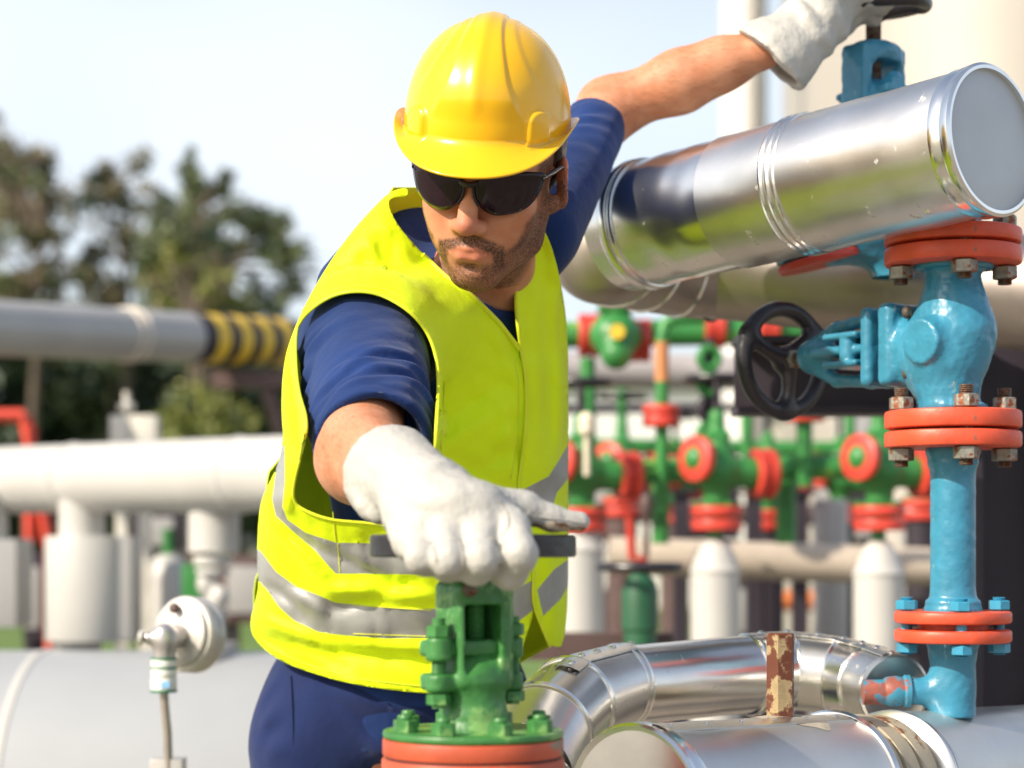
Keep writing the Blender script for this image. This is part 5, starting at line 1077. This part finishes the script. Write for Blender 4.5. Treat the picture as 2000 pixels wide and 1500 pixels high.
# grime on the underside of the thumb
me_ = gR.data; cc = gv_[gq_].mean(1); dz_ = U([cap(P(1030, 1004, 2.05), P(1132, 1030, 2.055), .013, .012)], 0)(cc); gm_ = (dz_ < .002) & (cc[:, 2] < P(1, 1022, 2.05)[2] + .004 * wob(cc, 60, 2)) 
if len(me_.polygons) == len(gm_): me_.polygons.foreach_set('material_index', gm_.astype(np.int32)); me_.update()
m = MB(); sl_ = []
for tq in np.linspace(0, 1, 14):
    a = (1 - tq) * P(1026, 1006, 2.04) + tq * P(1143, 1021, 2.055); dd_ = 1.9
    px_, py_ = 1000 + a[0] / a[1] * F, HY - (a[2] - CZ) / a[1] * F
    for _ in range(70): dd_ += float(gl_((P(px_, py_, dd_))[None])[0]) * .8
    sl_.append(P(px_, py_, min(dd_, 2.1)))
m.tube(sl_, .0011, 6); part('glove_seam', m, M_glove, gR)
def onglove(pl, off=-.0004):
    o_ = []
    for x0, y0 in dense_(pl, 5):
        dd_ = 1.85
        for _ in range(60): dd_ += float(gl_((P(x0, y0, dd_))[None])[0] + crease(P(x0, y0, dd_)[None])[0]) * .8
        o_.append(P(x0, y0, min(dd_, 2.2) + off))
    o_ = np.array(o_)
    for _ in range(2): o_[1:-1] = (o_[:-2] + 2 * o_[1:-1] + o_[2:]) / 4
    return o_
def dense_(pl, step):
    pl = np.asarray(pl, float); q_ = []
    for a, b in zip(pl[:-1], pl[1:]): n_ = max(1, int(np.hypot(*(b - a)) / step)); q_ += [a + (b - a) * k / n_ for k in range(n_)]
    return q_ + [pl[-1]]
for ln_ in ([(972, 978), (992, 1002), (994, 1030), (980, 1046)], [(897, 1058), (904, 1076), (905, 1092), (903, 1104)], [(960, 1048), (971, 1066), (974, 1090), (969, 1110)], [(846, 1068), (852, 1082), (852, 1096)]):
    m = MB(); m.tube(onglove(ln_), .0012, 6); part('stitched_seam', m, M_glseam, gR)
# left hand glove (raised)
kL = [P(1650, -8, 2.90), P(1655, 12, 2.925), P(1660, 30, 2.95), P(1655, 42, 2.975)]
pl = [P(1695, -22, 2.90), P(1700, -8, 2.91), P(1705, 6, 2.93), P(1690, 22, 2.96)]
tl_ = [P(1722, -4, 2.93), P(1728, 4, 2.93), P(1722, 14, 2.95), P(1704, 34, 2.97)]
fg = U([U([cap(kL[i], pl[i], .0165, .0155), cap(pl[i], tl_[i], .0155, .0135)], .006) for i in range(4)], .004)
pm_ = U([cap(W_L, kL[i] * .92 + W_L * .08, .031, .022) for i in range(4)] + [ell(P(1590, 48, 2.90), (.05, .034, .040)), cap(P(1580, 10, 2.88), P(1660, -40, 2.86), .020, .015)], .018)
gdir = nrm(P(1600, 42, 2.885) - P(1500, 128, 2.87)); ce = P(1518, 117, 2.865)
cdl = nrm(P(1640, 10, 2.88) - ce)
cf = cap(ce - cdl * .012, P(1600, 50, 2.88), .060, .036)
nrmcut = nrm(P(1600, 40, 2.88) - P(1500, 145, 2.88)); 
cutc = P(1510, 122, 2.865); cutn = nrm(V(.69, -.12, .72)); cx_ = nrm(np.cross(cutn, V(0, 1, 0)))
gL_ = U([fg, pm_], .01); gL_ = U([gL_, cf], .02); gL_ = SUB(gL_, cy(cutc, cutc - cutn * .25, .2), .001)
gL_ = SUB(gL_, cap(cutc - cutn * .05, P(1590, 55, 2.88), .052, .024), .002)
def crL(p): t = (p - P(1590, 50, 2.88)) @ cdl; return .0028 * np.sin(t * 130 + 3 * wob(p, 14, 8)) * np.exp(-(t / .05) ** 2) + .0022 * wob(p, 34, 6)
sdfpart('glove', lambda p: glove_surface(gL_, 81)(p) + crL(p), V(.28, 2.76, 1.68), V(.60, 3.06, 1.95), .0027, M_glove, per)

# ---- hi-vis vest: cut-out panels laid over the torso surface
ys = [360, 400, 450, 520, 590, 650, 700, 790, 870, 920, 970, 1010, 1100, 1150, 1215, 1250, 1360]
Lx = [760, 735, 690, 640, 600, 573, 556, 550, 556, 540, 513, 508, 503, 508, 488, 484, 484]
yr = [360, 440, 480, 540, 620, 700, 900, 1265, 1360]; Rx = [1040, 1052, 1075, 1090, 1105, 1108, 1108, 1108, 1108]
yc = [360, 450, 570, 700, 900, 1100, 1300]; Cc = [2.72, 2.71, 2.715, 2.73, 2.77, 2.83, 2.90]; Tc = [.05, .085, .115, .135, .145, .145, .15]
def loft(px, py, back=False):
    l, r = np.interp(py, ys, Lx), np.interp(py, yr, Rx); t = np.clip((px - (l + r) / 2) / ((r - l) / 2), -1, 1); C_, T_ = np.interp(py, yc, Cc), np.interp(py, yc, Tc)
    sk_ = np.interp(py, [400, 700, 1000, 1300], [.09, .08, .03, 0.]); return C_ + sk_ * t + (1 if back else -1) * T_ * np.maximum(1 - np.abs(t) ** 2.3, 0) ** .5
def shirt_front(px, py):
    d = np.full(len(px), 2.25); done = np.zeros(len(px), bool)
    for _ in range(70):
        p_ = np.stack([(px - 1000) / F * d, d, CZ - (py - HY) / F * d], 1); s = shirt0(p_) - .010; d = np.where(d < 3.05, d + np.maximum(s, -.01) * .85, d)
    return d
FOLDS = [ # x1,y1,x2,y2,width,amp(+ = towards camera)
 (850, 880, 1000, 790, 16, .006), (860, 760, 985, 660, 20, .006), (870, 640, 940, 600, 22, .006), (780, 480, 850, 620, 16, .007), (720, 470, 745, 560, 12, .006), (830, 470, 1000, 650, 12, .006),
 (700, 500, 760, 570, 18, -.006), (900, 930, 1010, 870, 22, -.006), (870, 820, 990, 740, 14, -.006), (960, 640, 1012, 760, 14, .007), (985, 800, 1005, 960, 14, .006), (940, 900, 1000, 840, 10, .005),
 (1020, 620, 1030, 900, 12, .007), (1060, 480, 1085, 900, 14, -.007), (1045, 560, 1050, 880, 10, .006), (1090, 700, 1085, 1000, 8, .005), (1070, 1000, 1080, 1240, 14, .006),
 (520, 1010, 640, 1130, 14, .010), (510, 1120, 640, 1200, 10, .006), (560, 1040, 760, 1135, 12, -.008), (640, 1150, 850, 1165, 12, .010), (650, 1190, 800, 1140, 14, -.008), (490, 1200, 640, 1262, 12, .010), (520, 1250, 830, 1290, 16, -.007),
 (640, 1260, 860, 1265, 12, .008), (620, 1290, 700, 1340, 10, .006), (500, 1235, 560, 1270, 8, -.007), (1005, 1000, 1040, 1180, 12, .006), (980, 1080, 1040, 1100, 10, -.005), (575, 900, 560, 1000, 10, .006), (620, 500, 680, 420, 12, .006),
 (545, 1150, 600, 1210, 10, -.006), (700, 1060, 712, 1120, 6, .003), (760, 1065, 770, 1130, 7, -.003), (745, 1180, 750, 1245, 7, .003), (640, 1170, 650, 1240, 8, -.003)]
def folds(px, py):
    d = np.zeros(len(px))
    for x1, y1, x2, y2, w0, am in FOLDS:
        dx, dy = x2 - x1, y2 - y1; L2 = dx * dx + dy * dy; t = np.clip(((px - x1) * dx + (py - y1) * dy) / L2, 0, 1); dd = np.hypot(px - x1 - t * dx, py - y1 - t * dy)
        tap = np.sqrt(np.clip(np.sin(np.clip(((px - x1) * dx + (py - y1) * dy) / L2, 0, 1) * math.pi), 0, 1)); d -= 1.35 * am * np.exp(-(dd / w0) ** 2) * (.35 + .65 * tap)
    pp_ = np.stack([px / 100, py / 100, np.zeros(len(px))], 1); return d + .0065 * wob(pp_, 1.1, 51) + .0022 * wob(pp_ * V(1, 1, 1), 3.2, 55)
def smin(a, b, k): h = np.clip(.5 + .5 * (b - a) / k, 0, 1); return b * (1 - h) + a * h - k * h * (1 - h)
def vdepth(px, py):
    return smin(loft(px, py), shirt_front(px, py), .03) + folds(px, py)
def inpoly(x, y, P_):
    P_ = np.asarray(P_, float); x1, y1 = P_[:, 0], P_[:, 1]; x2, y2 = np.roll(x1, -1), np.roll(y1, -1); c = np.zeros(len(x), bool)
    for a, b, c_, d in zip(x1, y1, x2, y2):
        if b == d: continue
        k = ((b > y) != (d > y)) & (x < (c_ - a) * (y - b) / (d - b) + a); c ^= k
    return c
def smooth(poly, n=2, closed=True):
    """Chaikin keeps outlines soft"""
    p = np.asarray(poly, float)
    for _ in range(n):
        nx = np.roll(p, -1, 0); q_ = np.stack([p * .75 + nx * .25, p * .25 + nx * .75], 1).reshape(-1, 2); p = q_ if closed else np.vstack([p[:1], q_[1:-2] if False else q_[:-2], p[-1:]])
    return p
LP = [(797, 366), (765, 374), (742, 394), (690, 450), (640, 520), (600, 590), (573, 650), (556, 705), (550, 790), (556, 868), (540, 920), (513, 970), (506, 1015), (503, 1100), (508, 1150), (488, 1215), (497, 1250), (540, 1287), (600, 1312), (700, 1340), (850, 1357), (960, 1350), (1008, 1318), (1020, 1260), (1042, 1200), (1040, 1150), (1034, 1060), (1012, 970), (1013, 930), (1026, 850), (1028, 740), (1016, 684), (975, 630), (925, 580), (870, 540), (826, 497), (775, 440), (757, 400), (765, 385), (800, 386)]
RP = [(1010, 500), (1050, 425), (1078, 480), (1092, 540), (1105, 620), (1109, 700), (1109, 900), (1108, 1262), (1074, 1264), (1060, 1228), (1040, 1180), (1044, 1120), (1036, 1060), (1014, 970), (1015, 930), (1028, 850), (1030, 740), (1018, 684), (1008, 600)]
AH = [(575, 652), (590, 618), (640, 579), (692, 567), (745, 574), (800, 606), (836, 648), (854, 700), (857, 760), (851, 850), (850, 930), (850, 1020), (800, 1032), (740, 1024), (700, 1020), (650, 1017), (600, 1001), (574, 984), (570, 958), (590, 880), (602, 822), (580, 762)]
T1 = [(530, 868), (557, 872), (558, 940), (553, 990), (562, 1014), (598, 1040), (656, 1059), (724, 1061), (850, 1068), (1040, 1062), (1045, 1110), (860, 1122), (760, 1120), (656, 1120), (612, 1072), (572, 1036), (540, 1008), (533, 976), (540, 920)]
T2 = [(480, 1060), (512, 1078), (540, 1116), (580, 1146), (620, 1161), (655, 1176), (759, 1187), (845, 1189), (940, 1180), (1050, 1128), (1055, 1180), (1008, 1216), (940, 1245), (835, 1246), (759, 1247), (655, 1238), (620, 1233), (575, 1212), (545, 1184), (520, 1148), (480, 1110)]
T3 = [(1112, 862), (1085, 908), (1070, 930), (1020, 956), (1030, 1000), (1076, 998), (1086, 962), (1112, 930)]
T4 = [(1112, 1090), (1080, 1113), (1048, 1152), (1060, 1203), (1095, 1168), (1112, 1136)]
def panel(name, outline, holes, tapes, parent, off=0., corner=2, thick=.0022, label=None):
    O = smooth(outline, corner); H = [smooth(h, 2) for h in holes]; T_ = [np.asarray(t, float) for t in tapes]
    pts = []; edges = []
    def addloop(lp, dens=9.):
        q = []
        for i in range(len(lp)):
            a, b = lp[i], lp[(i + 1) % len(lp)]; n_ = max(1, int(np.hypot(*(b - a)) / dens)); q += [a + (b - a) * k / n_ for k in range(n_)]
        s = len(pts); pts.extend(q); edges.extend([(s + i, s + (i + 1) % len(q)) for i in range(len(q))])
    for l_ in [O] + H + T_: addloop(np.asarray(l_))
    mn, mxx = O.min(0), O.max(0)
    for y0 in np.arange(mn[1] + 4, mxx[1], 8):
        l, r = np.interp(y0, ys, Lx), np.interp(y0, yr, Rx)
        for th_ in np.linspace(-math.pi / 2, math.pi / 2, 92):
            x0 = (l + r) / 2 + (r - l) / 2 * math.sin(th_) + rng.uniform(-.6, .6)
            if mn[0] < x0 < mxx[0]: pts.append(np.array([x0, y0 + rng.uniform(-1, 1)]))
    vo, eo, fo, _, _, _ = delaunay_2d_cdt([Vector(p) for p in pts], edges, [], 0, 1e-4)
    vo = np.array([p[:] for p in vo]); fo = np.array([f for f in fo if len(f) == 3]); c = vo[fo].mean(1)
    keep = inpoly(c[:, 0], c[:, 1], O)
    for h in H: keep &= ~inpoly(c[:, 0], c[:, 1], h)
    fo = fo[keep]; c = c[keep]; mi = np.zeros(len(fo), int)
    for t in T_: mi[inpoly(c[:, 0], c[:, 1], t)] = 1
    used, inv = np.unique(fo, return_inverse=True); vo = vo[used]; fo = inv.reshape(-1, 3)
    d = vdepth(vo[:, 0], vo[:, 1]) - off; w3 = np.stack([(vo[:, 0] - 1000) / F * d, d, CZ - (vo[:, 1] - HY) / F * d], 1)
    m = MB(); m.add(w3, fo.tolist()); m.m = mi.tolist(); o = part(name, m, [M_hivis, M_tape], parent, ang=180, label=label)
    # outward facing then thickened
    sol = o.modifiers.new('thickness', 'SOLIDIFY'); sol.thickness = thick; sol.offset = 0; return o, O, H
vest, VO, VH = panel('safety_vest', LP, [AH], [T1, T2], per)
vr, _, _ = panel('front_panel', RP, [], [T3, T4], vest, off=.004)
def line3(pts2, off): p = np.asarray(pts2, float); d = vdepth(p[:, 0], p[:, 1]) - off; return np.stack([(p[:, 0] - 1000) / F * d, d, CZ - (p[:, 1] - HY) / F * d], 1)
def dense(pl, step=6):
    pl = np.asarray(pl, float); q = []
    for a, b in zip(pl[:-1], pl[1:]): n_ = max(1, int(np.hypot(*(b - a)) / step)); q += [a + (b - a) * k / n_ for k in range(n_)]
    return np.array(q + [pl[-1]])
def medial(L_):  # median smooth of 3d line
    L_ = L_.copy()
    for _ in range(3): L_[1:-1] = (L_[:-2] + 2 * L_[1:-1] + L_[2:]) / 4
    return L_
m = MB(); h = VH[0]; m.tube(medial(line3(np.vstack([dense(np.vstack([h[:40], ]))]), .002)), .0022, 8)
m.tube(medial(line3(dense(np.vstack([h[40:], h[:1]])), .002)), .0022, 8); part('armhole_binding', m, M_pipg, vest)
zl = [(1018, 684), (1029, 740), (1027, 850), (1014, 930), (1013, 970), (1035, 1060), (1043, 1120), (1040, 1180), (1060, 1228), (1074, 1262)]
m = MB(); m.tube(medial(line3(dense(smooth(zl, 2, False)), .006)), .0022, 8); part('front_edge_binding', m, M_pipg, vest)
m = MB(); m.tube(medial(line3(dense([(826, 497), (870, 540), (925, 580), (975, 630), (1016, 684)]), .003)), .0030, 8); m.tube(medial(line3(dense([(1018, 684), (1012, 640), (1008, 600), (1008, 540), (1010, 505)]), .005)), .0026, 8); part('neck_binding', m, M_pipg, vest)
M_stitch = pm('vest_stitching', (.72, .74, .04), .8, 0, .1, 30)
for ln_, of_ in (([(492, 1212), (502, 1238), (545, 1274), (604, 1299), (702, 1327), (850, 1343)], .0016), ([(866, 660), (868, 760), (862, 860), (861, 935)], .0016), ([(590, 606), (640, 568), (692, 556), (750, 563), (806, 595)], .0016), ([(1002, 700), (1014, 745), (1012, 850), (998, 935)], .0016), ([(660, 1062), (664, 1118)], .0014), ([(650, 1000), (656, 1058)], .0012), ([(1098, 640), (1099, 860)], .0055), ([(762, 1063), (850, 1070)], .0014), ([(690, 1238), (832, 1243)], .0014), ([(690, 1182), (842, 1192)], .0014)):
    m = MB(); m.tube(medial(line3(dense(ln_), of_ + .0006)), .0007, 6); part('stitching', m, M_stitch, vest)
# back of the vest
B_ = []
for y0 in np.arange(366, 1345, 14):
    l, r = np.interp(y0, ys, Lx), np.interp(y0, yr, Rx); row = []
    for th_ in np.linspace(-math.pi / 2, math.pi / 2, 40): x0 = (l + r) / 2 + ((r - l) / 2 - 12) * math.sin(th_); d = float(loft(np.array([x0]), np.array([y0 * 1.]), True)[0]); hm = np.interp(x0, [484, 500, 540, 600, 700, 850, 1008, 1108], [1222, 1245, 1280, 1306, 1334, 1350, 1312, 1256]); row.append(P(x0, 366 + (y0 - 366) * (hm - 366) / 979., d))
    B_.append(row)
m = MB(); m.grid(np.array(B_)); o = part('back_panel', m, M_hivis, vest, ang=180); sol = o.modifiers.new('thickness', 'SOLIDIFY'); sol.thickness = .002; sol.offset = 0
